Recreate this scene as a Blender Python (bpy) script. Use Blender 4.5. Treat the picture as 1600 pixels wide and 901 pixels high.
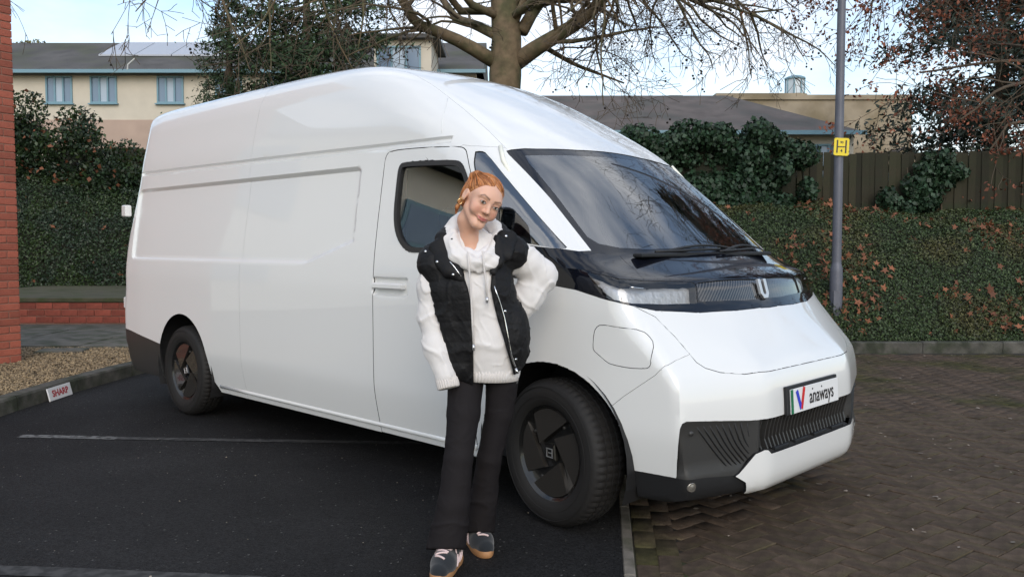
import bpy, bmesh, math, random, os
import numpy as np
from mathutils import Vector, Matrix, noise as mnoise
for o in list(bpy.data.objects): bpy.data.objects.remove(o, do_unlink=True)
SC = bpy.context.scene
COL = SC.collection
R = math.radians
# ------------------------------------------------------------------ camera
CAM_H = 1.3485
cam = bpy.data.objects.new('camera', bpy.data.cameras.new('camera')); COL.objects.link(cam)
cam.data.sensor_width = 36.0; cam.data.lens = 29.8
cam.data.clip_start = 0.05; cam.data.clip_end = 2000
cam.location = (0, 0, CAM_H); cam.rotation_euler = (R(90 - 2.967), 0, 0)
SC.camera = cam
# ------------------------------------------------------------------ light
SUN_AZ, SUN_EL = R(170), R(28)         # azimuth clockwise from the view direction (+Y), elevation
world = bpy.data.worlds.new('World'); SC.world = world; world.use_nodes = True
wn = world.node_tree; wn.nodes.clear()
def N(nt, t, **k):
    n = nt.nodes.new(t)
    for a, v in k.items(): setattr(n, a, v)
    return n
wo = N(wn, 'ShaderNodeOutputWorld'); wb = N(wn, 'ShaderNodeBackground')
sky = N(wn, 'ShaderNodeTexSky'); sky.sky_type = 'NISHITA'; sky.sun_disc = False
sky.sun_elevation = SUN_EL; sky.sun_rotation = SUN_AZ; sky.air_density = 1.2; sky.dust_density = 0.4; sky.ozone_density = 2.0
# thin high cloud mixed over the clear sky, the same all round
tc = N(wn, 'ShaderNodeTexCoord'); mp = N(wn, 'ShaderNodeMapping'); mp.inputs['Scale'].default_value = (1.0, 1.0, 2.6)
nz = N(wn, 'ShaderNodeTexNoise'); nz.inputs['Scale'].default_value = 2.3; nz.inputs['Detail'].default_value = 6; nz.inputs['Roughness'].default_value = .55
rp = N(wn, 'ShaderNodeValToRGB'); rp.color_ramp.elements[0].position = .43; rp.color_ramp.elements[1].position = .66
rp.color_ramp.elements[0].color = (.10, .10, .10, 1); rp.color_ramp.elements[1].color = (1, 1, 1, 1)
mx = N(wn, 'ShaderNodeMix', data_type='RGBA')
mx.inputs[7].default_value = (5.6, 5.8, 6.2, 1)
wn.links.new(tc.outputs['Generated'], mp.inputs[0]); wn.links.new(mp.outputs[0], nz.inputs['Vector'])
wn.links.new(nz.outputs['Fac'], rp.inputs[0]); wn.links.new(rp.outputs[0], mx.inputs[0])
wn.links.new(sky.outputs[0], mx.inputs[6]); wn.links.new(mx.outputs[2], wb.inputs[0])
wb.inputs[1].default_value = .15
wn.links.new(wb.outputs[0], wo.inputs[0])
sun = bpy.data.objects.new('sun', bpy.data.lights.new('sun', 'SUN')); COL.objects.link(sun)
sun.data.energy = 1.15; sun.data.angle = R(40); sun.data.color = (1.0, .90, .78)
_sd = Vector((math.sin(SUN_AZ) * math.cos(SUN_EL), math.cos(SUN_AZ) * math.cos(SUN_EL), math.sin(SUN_EL)))
sun.rotation_euler = (-_sd).to_track_quat('-Z', 'Y').to_euler()
SC.view_settings.view_transform = 'Standard'; SC.view_settings.look = 'None'
SC.view_settings.gamma = 1; SC.view_settings.use_curve_mapping = False
SC.view_settings.exposure = 0.50
try: SC.cycles.use_denoising = True
except Exception: pass
# ------------------------------------------------------------------ helpers
RNG = np.random.default_rng(7)
def tag(o, label=None, cat=None, group=None, kind=None):
    if label: o['label'] = label
    if cat: o['category'] = cat
    if group: o['group'] = group
    if kind: o['kind'] = kind
    return o
def empty(name, loc=(0, 0, 0), rz=0.0):
    o = bpy.data.objects.new(name, None); COL.objects.link(o); o.location = loc; o.rotation_euler = (0, 0, rz)
    o.empty_display_size = .1
    return o
def link(o, parent=None):
    COL.objects.link(o)
    if parent is not None: o.parent = parent
    return o
def mesh_from(verts, faces, name='m', mat=None, smooth=False):
    me = bpy.data.meshes.new(name)
    if isinstance(verts, np.ndarray): verts = verts.tolist()
    if isinstance(faces, np.ndarray): faces = faces.tolist()
    me.from_pydata(verts, [], faces)
    if mat is not None: me.materials.append(mat)
    if smooth: me.polygons.foreach_set('use_smooth', [True] * len(me.polygons))
    me.update()
    return me
def fast_mesh(name, V, Fq, mat=None, smooth=False, k=4):
    """numpy arrays to mesh, all faces with k corners"""
    me = bpy.data.meshes.new(name)
    V = np.ascontiguousarray(V, np.float32); Fq = np.ascontiguousarray(Fq, np.int32)
    me.vertices.add(len(V)); me.vertices.foreach_set('co', V.ravel())
    n = len(Fq); me.loops.add(n * k); me.loops.foreach_set('vertex_index', Fq.ravel())
    me.polygons.add(n); me.polygons.foreach_set('loop_start', np.arange(0, n * k, k, dtype=np.int32))
    me.polygons.foreach_set('loop_total', np.full(n, k, np.int32))
    if smooth: me.polygons.foreach_set('use_smooth', np.ones(n, bool))
    if mat is not None: me.materials.append(mat)
    me.update(calc_edges=True); me.validate()
    return me
def obj(name, me, parent=None, loc=None, rot=None):
    o = bpy.data.objects.new(name, me); COL.objects.link(o)
    if parent is not None: o.parent = parent
    if loc is not None: o.location = loc
    if rot is not None: o.rotation_euler = rot
    return o
class MB:
    """collects shapes into one mesh"""
    def __init__(s): s.v = []; s.f = []
    def add(s, v, f):
        b = len(s.v); s.v += [tuple(q) for q in v]; s.f += [tuple(b + i for i in q) for q in f]; return s
    def box(s, c, d, M=None, taper=None):
        x, y, z = d[0] / 2, d[1] / 2, d[2] / 2
        v = [Vector((sx * x, sy * y, sz * z)) for sz in (-1, 1) for sx, sy in ((-1, -1), (1, -1), (1, 1), (-1, 1))]
        if M is not None: v = [M @ q for q in v]
        v = [q + Vector(c) for q in v]
        return s.add(v, [(3, 2, 1, 0), (4, 5, 6, 7), (0, 1, 5, 4), (1, 2, 6, 5), (2, 3, 7, 6), (3, 0, 4, 7)])
    def bbox(s, c, d, b=.004, M=None):
        """bevelled box"""
        x, y, z = d[0] / 2, d[1] / 2, d[2] / 2
        v = []
        for zz, i in ((-z, b), (-z + b, 0), (z - b, 0), (z, b)):
            for sx, sy in ((-1, -1), (1, -1), (1, 1), (-1, 1)):
                v.append(Vector((sx * (x - i), sy * (y - i), zz)))
        if M is not None: v = [M @ q for q in v]
        v = [q + Vector(c) for q in v]
        f = [(3, 2, 1, 0), (12, 13, 14, 15)]
        for k in range(3):
            for j in range(4): f.append((k * 4 + j, k * 4 + (j + 1) % 4, k * 4 + 4 + (j + 1) % 4, k * 4 + 4 + j))
        return s.add(v, f)
    def tube(s, pts, rad, n=8, cap=True):
        pts = [Vector(p) for p in pts]; rads = rad if hasattr(rad, '__len__') else [rad] * len(pts)
        v = []; up = None
        for i, p in enumerate(pts):
            t = (pts[min(i + 1, len(pts) - 1)] - pts[max(i - 1, 0)])
            if t.length < 1e-9: t = Vector((0, 0, 1))
            t.normalize()
            if up is None: up = t.orthogonal().normalized()
            a = (up - t * up.dot(t))
            a = a.normalized() if a.length > 1e-6 else t.orthogonal().normalized()
            up = a; b = t.cross(a)
            for j in range(n):
                th = 2 * math.pi * j / n; v.append(p + (a * math.cos(th) + b * math.sin(th)) * rads[i])
        f = []
        for i in range(len(pts) - 1):
            for j in range(n): f.append((i * n + j, i * n + (j + 1) % n, i * n + n + (j + 1) % n, i * n + n + j))
        if cap: f.append(tuple(range(n - 1, -1, -1))); f.append(tuple(len(v) - n + j for j in range(n)))
        return s.add(v, f)
    def lathe(s, prof, n=32, M=None):
        """prof: (r, h) list turned about Z"""
        v = []; f = []
        for r, h in prof:
            for j in range(n):
                th = 2 * math.pi * j / n; v.append(Vector((r * math.cos(th), r * math.sin(th), h)))
        if M is not None: v = [M @ q for q in v]
        for i in range(len(prof) - 1):
            for j in range(n): f.append((i * n + j, i * n + (j + 1) % n, i * n + n + (j + 1) % n, i * n + n + j))
        return s.add(v, f)
    def prism(s, poly, d, M=None):
        """poly (x,y) extruded from z=0 to z=d"""
        n = len(poly); v = [Vector((a, b, 0)) for a, b in poly] + [Vector((a, b, d)) for a, b in poly]
        if M is not None: v = [M @ q for q in v]
        f = [tuple(range(n - 1, -1, -1)), tuple(range(n, 2 * n))] + [(j, (j + 1) % n, n + (j + 1) % n, n + j) for j in range(n)]
        return s.add(v, f)
    def build(s, name, mat, parent=None, smooth=False, bev=0, angle=None, loc=None):
        me = mesh_from(s.v, s.f, name, mat, smooth)
        if smooth and angle is not None: me.set_sharp_from_angle(angle=R(angle))
        o = obj(name, me, parent, loc)
        if bev:
            m = o.modifiers.new('bevel', 'BEVEL'); m.width = bev; m.segments = 2; m.limit_method = 'ANGLE'
        return o
def text_mesh(txt, size, mat, bold=0.0, extrude=0.0, align='CENTER', space=1.0):
    cu = bpy.data.curves.new('text', 'FONT'); cu.body = txt; cu.size = size; cu.align_x = align; cu.align_y = 'CENTER'
    cu.extrude = extrude; cu.offset = bold; cu.space_character = space; cu.resolution_u = 4
    t = bpy.data.objects.new('text', cu); COL.objects.link(t)
    dg = bpy.context.evaluated_depsgraph_get(); dg.update()
    me = bpy.data.meshes.new_from_object(t.evaluated_get(dg))
    bpy.data.objects.remove(t, do_unlink=True); me.materials.clear(); me.materials.append(mat)
    return me
def chaik(P, n=2, closed=True):
    P = np.array(P, float)
    for _ in range(n):
        if closed:
            Q = np.roll(P, -1, 0); P = np.stack([.75 * P + .25 * Q, .25 * P + .75 * Q], 1).reshape(-1, P.shape[1])
        else:
            A, B = P[:-1], P[1:]; M_ = np.stack([.75 * A + .25 * B, .25 * A + .75 * B], 1).reshape(-1, P.shape[1]); P = np.vstack([P[:1], M_[1:-1], P[-1:]])
    return P
# ------------------------------------------------------------------ materials
def mat(name, base, rough=.6, metal=0.0, var=0.0, vscale=8.0, bump=0.0, bscale=60.0, coat=0.0, spec=.5, col2=None, c2scale=None, c2lo=.45, c2hi=.6, coords='Object', detail=4.0, island=0.0, sheen=0.0, sss=0.0):
    m = bpy.data.materials.new(name); m.use_nodes = True; nt = m.node_tree; b = nt.nodes['Principled BSDF']
    b.inputs['Roughness'].default_value = rough; b.inputs['Metallic'].default_value = metal
    b.inputs['Specular IOR Level'].default_value = spec
    if coat: b.inputs['Coat Weight'].default_value = coat; b.inputs['Coat Roughness'].default_value = .015
    if sheen: b.inputs['Sheen Weight'].default_value = sheen
    if sss:
        b.inputs['Subsurface Weight'].default_value = sss; b.inputs['Subsurface Radius'].default_value = (.012, .005, .003); b.inputs['Subsurface Scale'].default_value = 1.0
    base = tuple(base) + (1,)
    b.inputs['Base Color'].default_value = base
    t = N(nt, 'ShaderNodeTexCoord'); cur = None
    def noise(sc, det=detail):
        n = N(nt, 'ShaderNodeTexNoise'); n.inputs['Scale'].default_value = sc; n.inputs['Detail'].default_value = det
        nt.links.new(t.outputs[coords], n.inputs['Vector']); return n
    if col2 is not None:
        n = noise(c2scale or vscale); rpn = N(nt, 'ShaderNodeMapRange'); rpn.inputs[1].default_value = c2lo; rpn.inputs[2].default_value = c2hi
        nt.links.new(n.outputs['Fac'], rpn.inputs[0])
        x = N(nt, 'ShaderNodeMix', data_type='RGBA'); x.inputs[6].default_value = base; x.inputs[7].default_value = tuple(col2) + (1,)
        nt.links.new(rpn.outputs[0], x.inputs[0]); cur = x.outputs[2]
    if var or island:
        h = N(nt, 'ShaderNodeHueSaturation')
        if cur is None: h.inputs['Color'].default_value = base
        else: nt.links.new(cur, h.inputs['Color'])
        mr = N(nt, 'ShaderNodeMapRange'); mr.inputs[3].default_value = 1 - var; mr.inputs[4].default_value = 1 + var
        if island:
            g = N(nt, 'ShaderNodeNewGeometry'); oi = N(nt, 'ShaderNodeObjectInfo')
            ad = N(nt, 'ShaderNodeMath', operation='ADD'); fr = N(nt, 'ShaderNodeMath', operation='FRACT')
            nt.links.new(g.outputs['Random Per Island'], ad.inputs[0]); nt.links.new(oi.outputs['Random'], ad.inputs[1]); nt.links.new(ad.outputs[0], fr.inputs[0])
            mr.inputs[3].default_value = 1 - island; mr.inputs[4].default_value = 1 + island
            nt.links.new(fr.outputs[0], mr.inputs[0])
            if var:
                n = noise(vscale); m2 = N(nt, 'ShaderNodeMapRange'); m2.inputs[1].default_value = .3; m2.inputs[2].default_value = .7; m2.inputs[3].default_value = 1 - var; m2.inputs[4].default_value = 1 + var
                nt.links.new(n.outputs['Fac'], m2.inputs[0]); mm = N(nt, 'ShaderNodeMath', operation='MULTIPLY')
                nt.links.new(mr.outputs[0], mm.inputs[0]); nt.links.new(m2.outputs[0], mm.inputs[1]); nt.links.new(mm.outputs[0], h.inputs['Value'])
            else: nt.links.new(mr.outputs[0], h.inputs['Value'])
        else:
            n = noise(vscale); mr.inputs[1].default_value = .3; mr.inputs[2].default_value = .7
            nt.links.new(n.outputs['Fac'], mr.inputs[0]); nt.links.new(mr.outputs[0], h.inputs['Value'])
        cur = h.outputs[0]
    if cur is not None: nt.links.new(cur, b.inputs['Base Color'])
    if bump:
        n = noise(bscale); bp = N(nt, 'ShaderNodeBump'); bp.inputs['Strength'].default_value = bump; bp.inputs['Distance'].default_value = .01
        nt.links.new(n.outputs['Fac'], bp.inputs['Height']); nt.links.new(bp.outputs[0], b.inputs['Normal'])
    return m
def glass_mat(name, tint, trans, rough=.0, ior=1.5):
    """thin pane: tinted see-through plus a mirror coat by fresnel"""
    m = bpy.data.materials.new(name); m.use_nodes = True; nt = m.node_tree; nt.nodes.remove(nt.nodes['Principled BSDF'])
    o = nt.nodes['Material Output']; tr = N(nt, 'ShaderNodeBsdfTransparent'); gl = N(nt, 'ShaderNodeBsdfGlossy'); fr = N(nt, 'ShaderNodeFresnel'); mxs = N(nt, 'ShaderNodeMixShader')
    tr.inputs[0].default_value = tuple(c * trans for c in tint) + (1,); gl.inputs['Roughness'].default_value = rough; fr.inputs[0].default_value = ior
    mr = N(nt, 'ShaderNodeMapRange'); mr.inputs[1].default_value = 0; mr.inputs[2].default_value = 1; mr.inputs[3].default_value = .05; mr.inputs[4].default_value = 1.0
    nt.links.new(fr.outputs[0], mr.inputs[0]); nt.links.new(mr.outputs[0], mxs.inputs[0]); nt.links.new(tr.outputs[0], mxs.inputs[1]); nt.links.new(gl.outputs[0], mxs.inputs[2]); nt.links.new(mxs.outputs[0], o.inputs[0])
    return m
# ------------------------------------------------------------------ implicit surfaces
def sstep(t):
    t = np.clip(t, 0, 1); return t * t * (3 - 2 * t)
def smin(a, b, k):
    h = np.maximum(k - np.abs(a - b), 0) / k; return np.minimum(a, b) - h * h * k * .25
def smax(a, b, k): return -smin(-a, -b, k)
def surface_nets(fn, lo, hi, h):
    lo = np.array(lo, float); hi = np.array(hi, float)
    n = np.ceil((hi - lo) / h).astype(int) + 1
    ax = [lo[i] + np.arange(n[i]) * h for i in range(3)]
    G = np.stack(np.meshgrid(*ax, indexing='ij'), -1)
    v = fn(G.reshape(-1, 3)).reshape(n)
    return nets_from_grid(v, lo, h)
def nets_from_grid(v, lo, h):
    """surface nets; works only on the cells the surface passes through"""
    n = np.array(v.shape); s = v < 0
    c8 = np.zeros(tuple(n - 1), np.uint8)
    for i in (0, 1):
        for j in (0, 1):
            for k in (0, 1): c8 += s[i:n[0] - 1 + i, j:n[1] - 1 + j, k:n[2] - 1 + k]
    act = (c8 > 0) & (c8 < 8); cell = np.argwhere(act); idx = np.full(act.shape, -1, np.int32); idx[act] = np.arange(len(cell))
    acc = np.zeros((len(cell), 3)); cnt = np.zeros(len(cell))
    for i in (0, 1):
        for j in (0, 1):
            for k in (0, 1):
                c = (i, j, k)
                for a in range(3):
                    if c[a]: continue
                    d = list(c); d[a] = 1
                    va = v[cell[:, 0] + c[0], cell[:, 1] + c[1], cell[:, 2] + c[2]]; vb = v[cell[:, 0] + d[0], cell[:, 1] + d[1], cell[:, 2] + d[2]]
                    m = (va < 0) != (vb < 0); t = np.where(m, va / np.where(m, va - vb, 1), 0)
                    for q in range(3): acc[:, q] += np.where(m, c[q] + (t if q == a else 0), 0)
                    cnt += m
    V = np.asarray(lo) + (cell + acc / cnt[:, None]) * h
    Fs = []
    for a in range(3):
        b, c = (a + 1) % 3, (a + 2) % 3
        s0 = [slice(None)] * 3; s1 = [slice(None)] * 3; s0[a] = slice(0, n[a] - 1); s1[a] = slice(1, n[a])
        e = np.argwhere(s[tuple(s0)] != s[tuple(s1)]); e = e[(e[:, b] > 0) & (e[:, b] < n[b] - 1) & (e[:, c] > 0) & (e[:, c] < n[c] - 1)]
        if not len(e): continue
        def cell_i(db, dc):
            q = e.copy(); q[:, b] -= db; q[:, c] -= dc; return idx[q[:, 0], q[:, 1], q[:, 2]]
        q4 = np.stack([cell_i(1, 1), cell_i(0, 1), cell_i(0, 0), cell_i(1, 0)], 1)
        fl = s[e[:, 0], e[:, 1], e[:, 2]]
        Fs.append(np.where(fl[:, None], q4, q4[:, ::-1]))
    return V, np.vstack(Fs)
# ================================================================== ground
def quad_sheet(name, pts, z, m, kind='structure'):
    o = obj(name, mesh_from([(x, y, z) for x, y in pts], [tuple(range(len(pts)))], name, m)); o['kind'] = kind; return o
def asphalt_material():
    m = bpy.data.materials.new('asphalt'); m.use_nodes = True; nt = m.node_tree; b = nt.nodes['Principled BSDF']
    t = N(nt, 'ShaderNodeTexCoord')
    def nz_(sc, det, ro=.5):
        n = N(nt, 'ShaderNodeTexNoise'); n.inputs['Scale'].default_value = sc; n.inputs['Detail'].default_value = det; n.inputs['Roughness'].default_value = ro
        nt.links.new(t.outputs['Object'], n.inputs['Vector']); return n
    v = N(nt, 'ShaderNodeTexVoronoi'); v.inputs['Scale'].default_value = 130; nt.links.new(t.outputs['Object'], v.inputs['Vector'])
    big = nz_(.7, 5); fine = nz_(160, 2)
    c1 = N(nt, 'ShaderNodeValToRGB'); e = c1.color_ramp.elements; e[0].position = .30; e[0].color = (.0065, .0064, .0066, 1); e[1].position = .72; e[1].color = (.021, .0205, .021, 1)
    nt.links.new(big.outputs['Fac'], c1.inputs[0])
    hs = N(nt, 'ShaderNodeHueSaturation'); mr = N(nt, 'ShaderNodeMapRange'); mr.inputs[1].default_value = 0; mr.inputs[2].default_value = 1; mr.inputs[3].default_value = .45; mr.inputs[4].default_value = 1.75
    sep = N(nt, 'ShaderNodeSeparateColor'); nt.links.new(v.outputs['Color'], sep.inputs[0]); nt.links.new(sep.outputs[0], mr.inputs[0]); nt.links.new(mr.outputs[0], hs.inputs['Value']); nt.links.new(c1.outputs[0], hs.inputs['Color'])
    # pale grit
    gt = N(nt, 'ShaderNodeMath', operation='GREATER_THAN'); gt.inputs[1].default_value = .997; nt.links.new(sep.outputs[1], gt.inputs[0])
    mx_ = N(nt, 'ShaderNodeMix', data_type='RGBA'); mx_.inputs[7].default_value = (.12, .115, .11, 1); nt.links.new(gt.outputs[0], mx_.inputs[0]); nt.links.new(hs.outputs[0], mx_.inputs[6])
    nt.links.new(mx_.outputs[2], b.inputs['Base Color'])
    b.inputs['Roughness'].default_value = .78; b.inputs['Specular IOR Level'].default_value = .18
    bp = N(nt, 'ShaderNodeBump'); bp.inputs['Strength'].default_value = .8; bp.inputs['Distance'].default_value = .006
    nt.links.new(v.outputs['Distance'], bp.inputs['Height']); nt.links.new(bp.outputs[0], b.inputs['Normal'])
    return m
M_asphalt = asphalt_material()
M_earth = mat('earth', (.040, .034, .022), .95, col2=(.03, .045, .014), c2scale=3, bump=.5, bscale=30)
M_paintline = mat('worn_road_paint', (.14, .14, .137), .8, col2=(.02, .02, .02), c2scale=22, c2lo=.46, c2hi=.60, detail=8)
M_paintfaint = mat('faint_road_paint', (.050, .049, .048), .8, col2=(.016, .016, .016), c2scale=18, c2lo=.42, c2hi=.58, detail=8)
M_concrete = mat('old_concrete', (.115, .105, .085), .9, var=.25, vscale=5, col2=(.055, .058, .035), c2scale=3.5, bump=.4, bscale=70)
M_kerb = mat('kerb_concrete', (.085, .080, .068), .9, var=.3, vscale=9, col2=(.032, .036, .022), c2scale=5, c2lo=.4, c2hi=.62, bump=.5, bscale=60, island=.15)
M_edge = mat('pale_edging', (.17, .15, .125), .9, var=.25, vscale=9, col2=(.09, .085, .06), c2scale=6, bump=.4, bscale=70)
M_mosspave = mat('mossy_paving', (.090, .080, .048), .95, var=.2, vscale=4, col2=(.055, .062, .022), c2scale=3, bump=.3, bscale=50)
M_brick = mat('red_brick', (.30, .082, .050), .85, var=.16, vscale=14, bump=.35, bscale=90, island=.20)
M_brick2 = mat('dark_red_brick', (.27, .062, .038), .85, var=.2, vscale=14, bump=.35, bscale=90, island=.25)
M_mortar = mat('mortar', (.27, .14, .10), .95, bump=.3, bscale=120)
M_block = mat('paving_block', (.078, .055, .039), .88, spec=.22, var=.35, vscale=16, col2=(.046, .044, .014), c2scale=1.3, c2lo=.48, c2hi=.68, bump=.6, bscale=110, island=.16)
M_joint = mat('mossy_joint', (.020, .016, .010), .95, col2=(.045, .060, .010), c2scale=2.5, c2lo=.5, c2hi=.66, bump=.5, bscale=150)
def edge_x(y): return .455 + (y - 3.38) * .107       # line between asphalt and block paving
quad_sheet('ground', [(-400, -150), (400, -150), (400, 700), (-400, 700)], -.030, M_earth)
quad_sheet('asphalt', [(-30, -25), (edge_x(-25), -25), (edge_x(14), 14), (-3, 14), (-30, 14)], 0, M_asphalt)
quad_sheet('paving_bed', [(edge_x(-20) + .02, -20), (30, -20), (30, 10.5), (edge_x(10.5) + .02, 10.5)], -.006, M_joint)
# painted bay lines
def strip(name, pts, w, z, m):
    v = []; f = []
    for i, (x, y) in enumerate(pts):
        a = Vector(pts[min(i + 1, len(pts) - 1)]) - Vector(pts[max(i - 1, 0)]); q = Vector((-a.y, a.x)).normalized() * w / 2
        v += [(x - q.x, y - q.y, z), (x + q.x, y + q.y, z)]
    for i in range(len(pts) - 1): f.append((2 * i, 2 * i + 2, 2 * i + 3, 2 * i + 1))
    o = obj(name, mesh_from(v, f, name, m)); o['kind'] = 'structure'; return o
strip('bay_line', [(-3.47, 5.91), (-3.1, 5.88), (-2.75, 5.845)], .085, .004, M_paintline)
strip('bay_line', [(-2.75, 5.845), (-1.7, 5.77), (.0, 5.66)], .075, .004, M_paintfaint)
strip('bay_line', [(-3.2, 3.52), (-1.9, 3.43), (-1.0, 3.33)], .10, .004, M_paintfaint)
# concrete edging between asphalt and blocks
edging = empty('concrete_edging', (edge_x(4), 4, 0)); edging['kind'] = 'structure'
y = 1.6
while y < 10.3:
    a = Vector((edge_x(y) + .025, y + .004, 0)); b = Vector((edge_x(y + .9) + .025, y + .896, 0)); d = b - a
    o = MB().bbox((0, 0, -.05), (.05, d.length, .104), .006).build('edging_stone', M_edge, edging)
    o.location = (a + b) / 2 - edging.location; o.rotation_euler = (0, 0, math.atan2(d.y, d.x) - math.pi / 2); y += .9
# block paving: 45 degree herringbone with a row of blocks along the edging
paving = empty('block_paving', (2.5, 6, 0)); paving['kind'] = 'structure'
ang = math.atan2(1, .107) - math.pi / 2
blk = MB().bbox((0, 0, -.03), (.197, .097, .06), .0035); me_blk = mesh_from(blk.v, blk.f, 'block', M_block)
blocks = []
W_ = .10
for X_ in range(-110, 110):
    for Y_ in range(-110, 110):
        d_ = (X_ - Y_) % 4
        if d_ == 0: blocks.append(((X_ + 1) * W_, (Y_ + .5) * W_, True))
        elif d_ == 3: blocks.append(((X_ + .5) * W_, (Y_ + 1) * W_, False))
rot = R(45) + ang
cr, sr = math.cos(rot), math.sin(rot)
cells = []
rg = random.Random(4)
for px, py, hor in blocks:
    X = px * cr - py * sr + 3.0; Y = px * sr + py * cr + 6.0
    if Y < 2.3 or Y > 10.38 or X < edge_x(Y) + .05 + .235 or X > .75 * Y + 1.2: continue
    cells.append((X, Y, rot + (0 if hor else math.pi / 2)))
y = 2.2
while y < 10.4:
    for c in range(2): cells.append((edge_x(y) + .05 + .055 + c * .105, y + (.1 if c else 0), ang + math.pi / 2))
    y += .203
def pix(x, y, z=0):
    cp, sp = math.cos(R(2.967)), math.sin(R(2.967)); zz = z - CAM_H; d = y * cp - zz * sp
    return 800 + x / d * 1324.6, 450.5 - (y * sp + zz * cp) / d * 1324.6
def van_cover(x, y):
    dx, dy = x - VAN_LOC0[0], y - VAN_LOC0[1]; a = dx * .7205 - dy * .6934; b = dx * .6934 + dy * .7205
    return -1.1 < a < 4.45 and -1.0 < b < 1.4
VAN_LOC0 = (-1.9286, 7.3617)
vis = []; rest = []
for c in cells:
    q = pix(c[0], c[1])
    (vis if (-20 < q[0] < 1620 and q[1] < 915 and not van_cover(c[0], c[1])) else rest).append(c)
vis.sort(key=lambda c: c[1]); near, rest = vis[:300], vis[300:] + rest
for (X, Y, r) in near:
    o = obj('paving_block', me_blk, paving, (X - 2.5, Y - 6, rg.uniform(-.003, .003)), (rg.gauss(0, .009), rg.gauss(0, .009), r + rg.gauss(0, .012)))
bv = np.array(blk.v); VV = []; FF = []; b0 = 0
for (X, Y, r) in rest:
    r += rg.gauss(0, .01); c_, s_ = math.cos(r), math.sin(r)
    q = np.c_[bv[:, 0] * c_ - bv[:, 1] * s_ + X - 2.5, bv[:, 0] * s_ + bv[:, 1] * c_ + Y - 6, bv[:, 2] + rg.uniform(-.003, .003) + (bv[:, 0] * rg.gauss(0, .010) + bv[:, 1] * rg.gauss(0, .012))]
    VV.append(q)
nb = len(bv); F4 = np.array(blk.f)
VV = np.vstack(VV); FF = (np.arange(len(rest))[:, None, None] * nb + F4[None]).reshape(-1, 4)
o = obj('paving_blocks_far', fast_mesh('paving_blocks_far', VV, FF, M_block), paving); o['kind'] = 'stuff'
# litter: pale leaf scraps and grit on the blocks and the asphalt
def scraps(name, n, xr, yr, size, m, label, test=None):
    V = []; Fc = []; r_ = random.Random(len(name)); k = 0
    while k < n:
        x = r_.uniform(*xr); y = r_.uniform(*yr)
        if test and not test(x, y): continue
        s = r_.uniform(*size); a = r_.uniform(0, 6.28); b = len(V); asp = r_.uniform(.35, .8)
        for q in range(6):
            t = q / 6 * 6.283; rr = s * r_.uniform(.7, 1.1); u, w = math.cos(t) * rr, math.sin(t) * rr * asp
            V.append((x + u * math.cos(a) - w * math.sin(a), y + u * math.sin(a) + w * math.cos(a), .006 + r_.uniform(0, .006)))
        Fc.append(tuple(range(b, b + 6))); k += 1
    o = obj(name, mesh_from(V, Fc, name, m)); tag(o, label, 'litter', kind='stuff'); return o
M_scrap = mat('pale_leaf_scrap', (.24, .20, .16), .8, island=.5)
scraps('leaf_litter', 420, (.8, 7.5), (2.6, 10.3), (.006, .020), M_scrap, 'pale scraps of dead leaf scattered over the block paving', lambda x, y: x > edge_x(y) + .1)
scraps('asphalt_grit', 70, (-3.8, .4), (2.8, 6.6), (.003, .008), M_scrap, 'tiny pale scraps scattered over the dark asphalt')
# right-hand kerb
kerb = empty('kerb', (5, 10.5, 0)); kerb['kind'] = 'structure'
for i in range(14):
    x = 1.13 + i * 1.0
    MB().bbox((x - 5 + .5, .105, .03), (.992, .15, .20 + .004 * (i % 3)), .012).build('kerb_stone', M_kerb, kerb)
# left-hand kerb, curving away behind the van
kl = empty('kerb', (-4, 7.5, 0)); kl['kind'] = 'structure'
KP = chaik([(-3.95, 3.2), (-3.98, 5.2), (-4.03, 6.8), (-3.99, 7.8), (-3.88, 8.9), (-3.62, 9.8), (-3.0, 10.6), (-1.8, 11.2), (1.1, 11.2)], 3, False)
cum = np.r_[0, np.cumsum(np.linalg.norm(np.diff(KP, axis=0), axis=1))]
def on_path(s): return np.array([np.interp(s, cum, KP[:, 0]), np.interp(s, cum, KP[:, 1])])
s = 0.0
while s < cum[-1] - .9:
    # each stone follows the curve in three short steps
    v = []; f = []
    ss = np.linspace(s + .005, s + .905, 5)
    for q in ss:
        p_ = on_path(q); t_ = on_path(min(q + .05, cum[-1])) - on_path(max(q - .05, 0)); t_ /= np.linalg.norm(t_); nl = np.array([-t_[1], t_[0]])
        for (o_, z_) in ((0, -.03), (.008, .105), (.02, .122), (.145, .124), (.155, .11), (.155, -.03)):
            v.append((p_[0] + nl[0] * o_ + 4, p_[1] + nl[1] * o_ - 7.5, z_))
    for i in range(4):
        for j in range(6): f.append((i * 6 + j, i * 6 + (j + 1) % 6, i * 6 + 6 + (j + 1) % 6, i * 6 + 6 + j))
    f += [tuple(range(6)), tuple(range(29, 23, -1))]
    MB().add(v, [q[::-1] for q in f]).build('kerb_stone', M_kerb, kl, True, angle=30); s += .91
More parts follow.
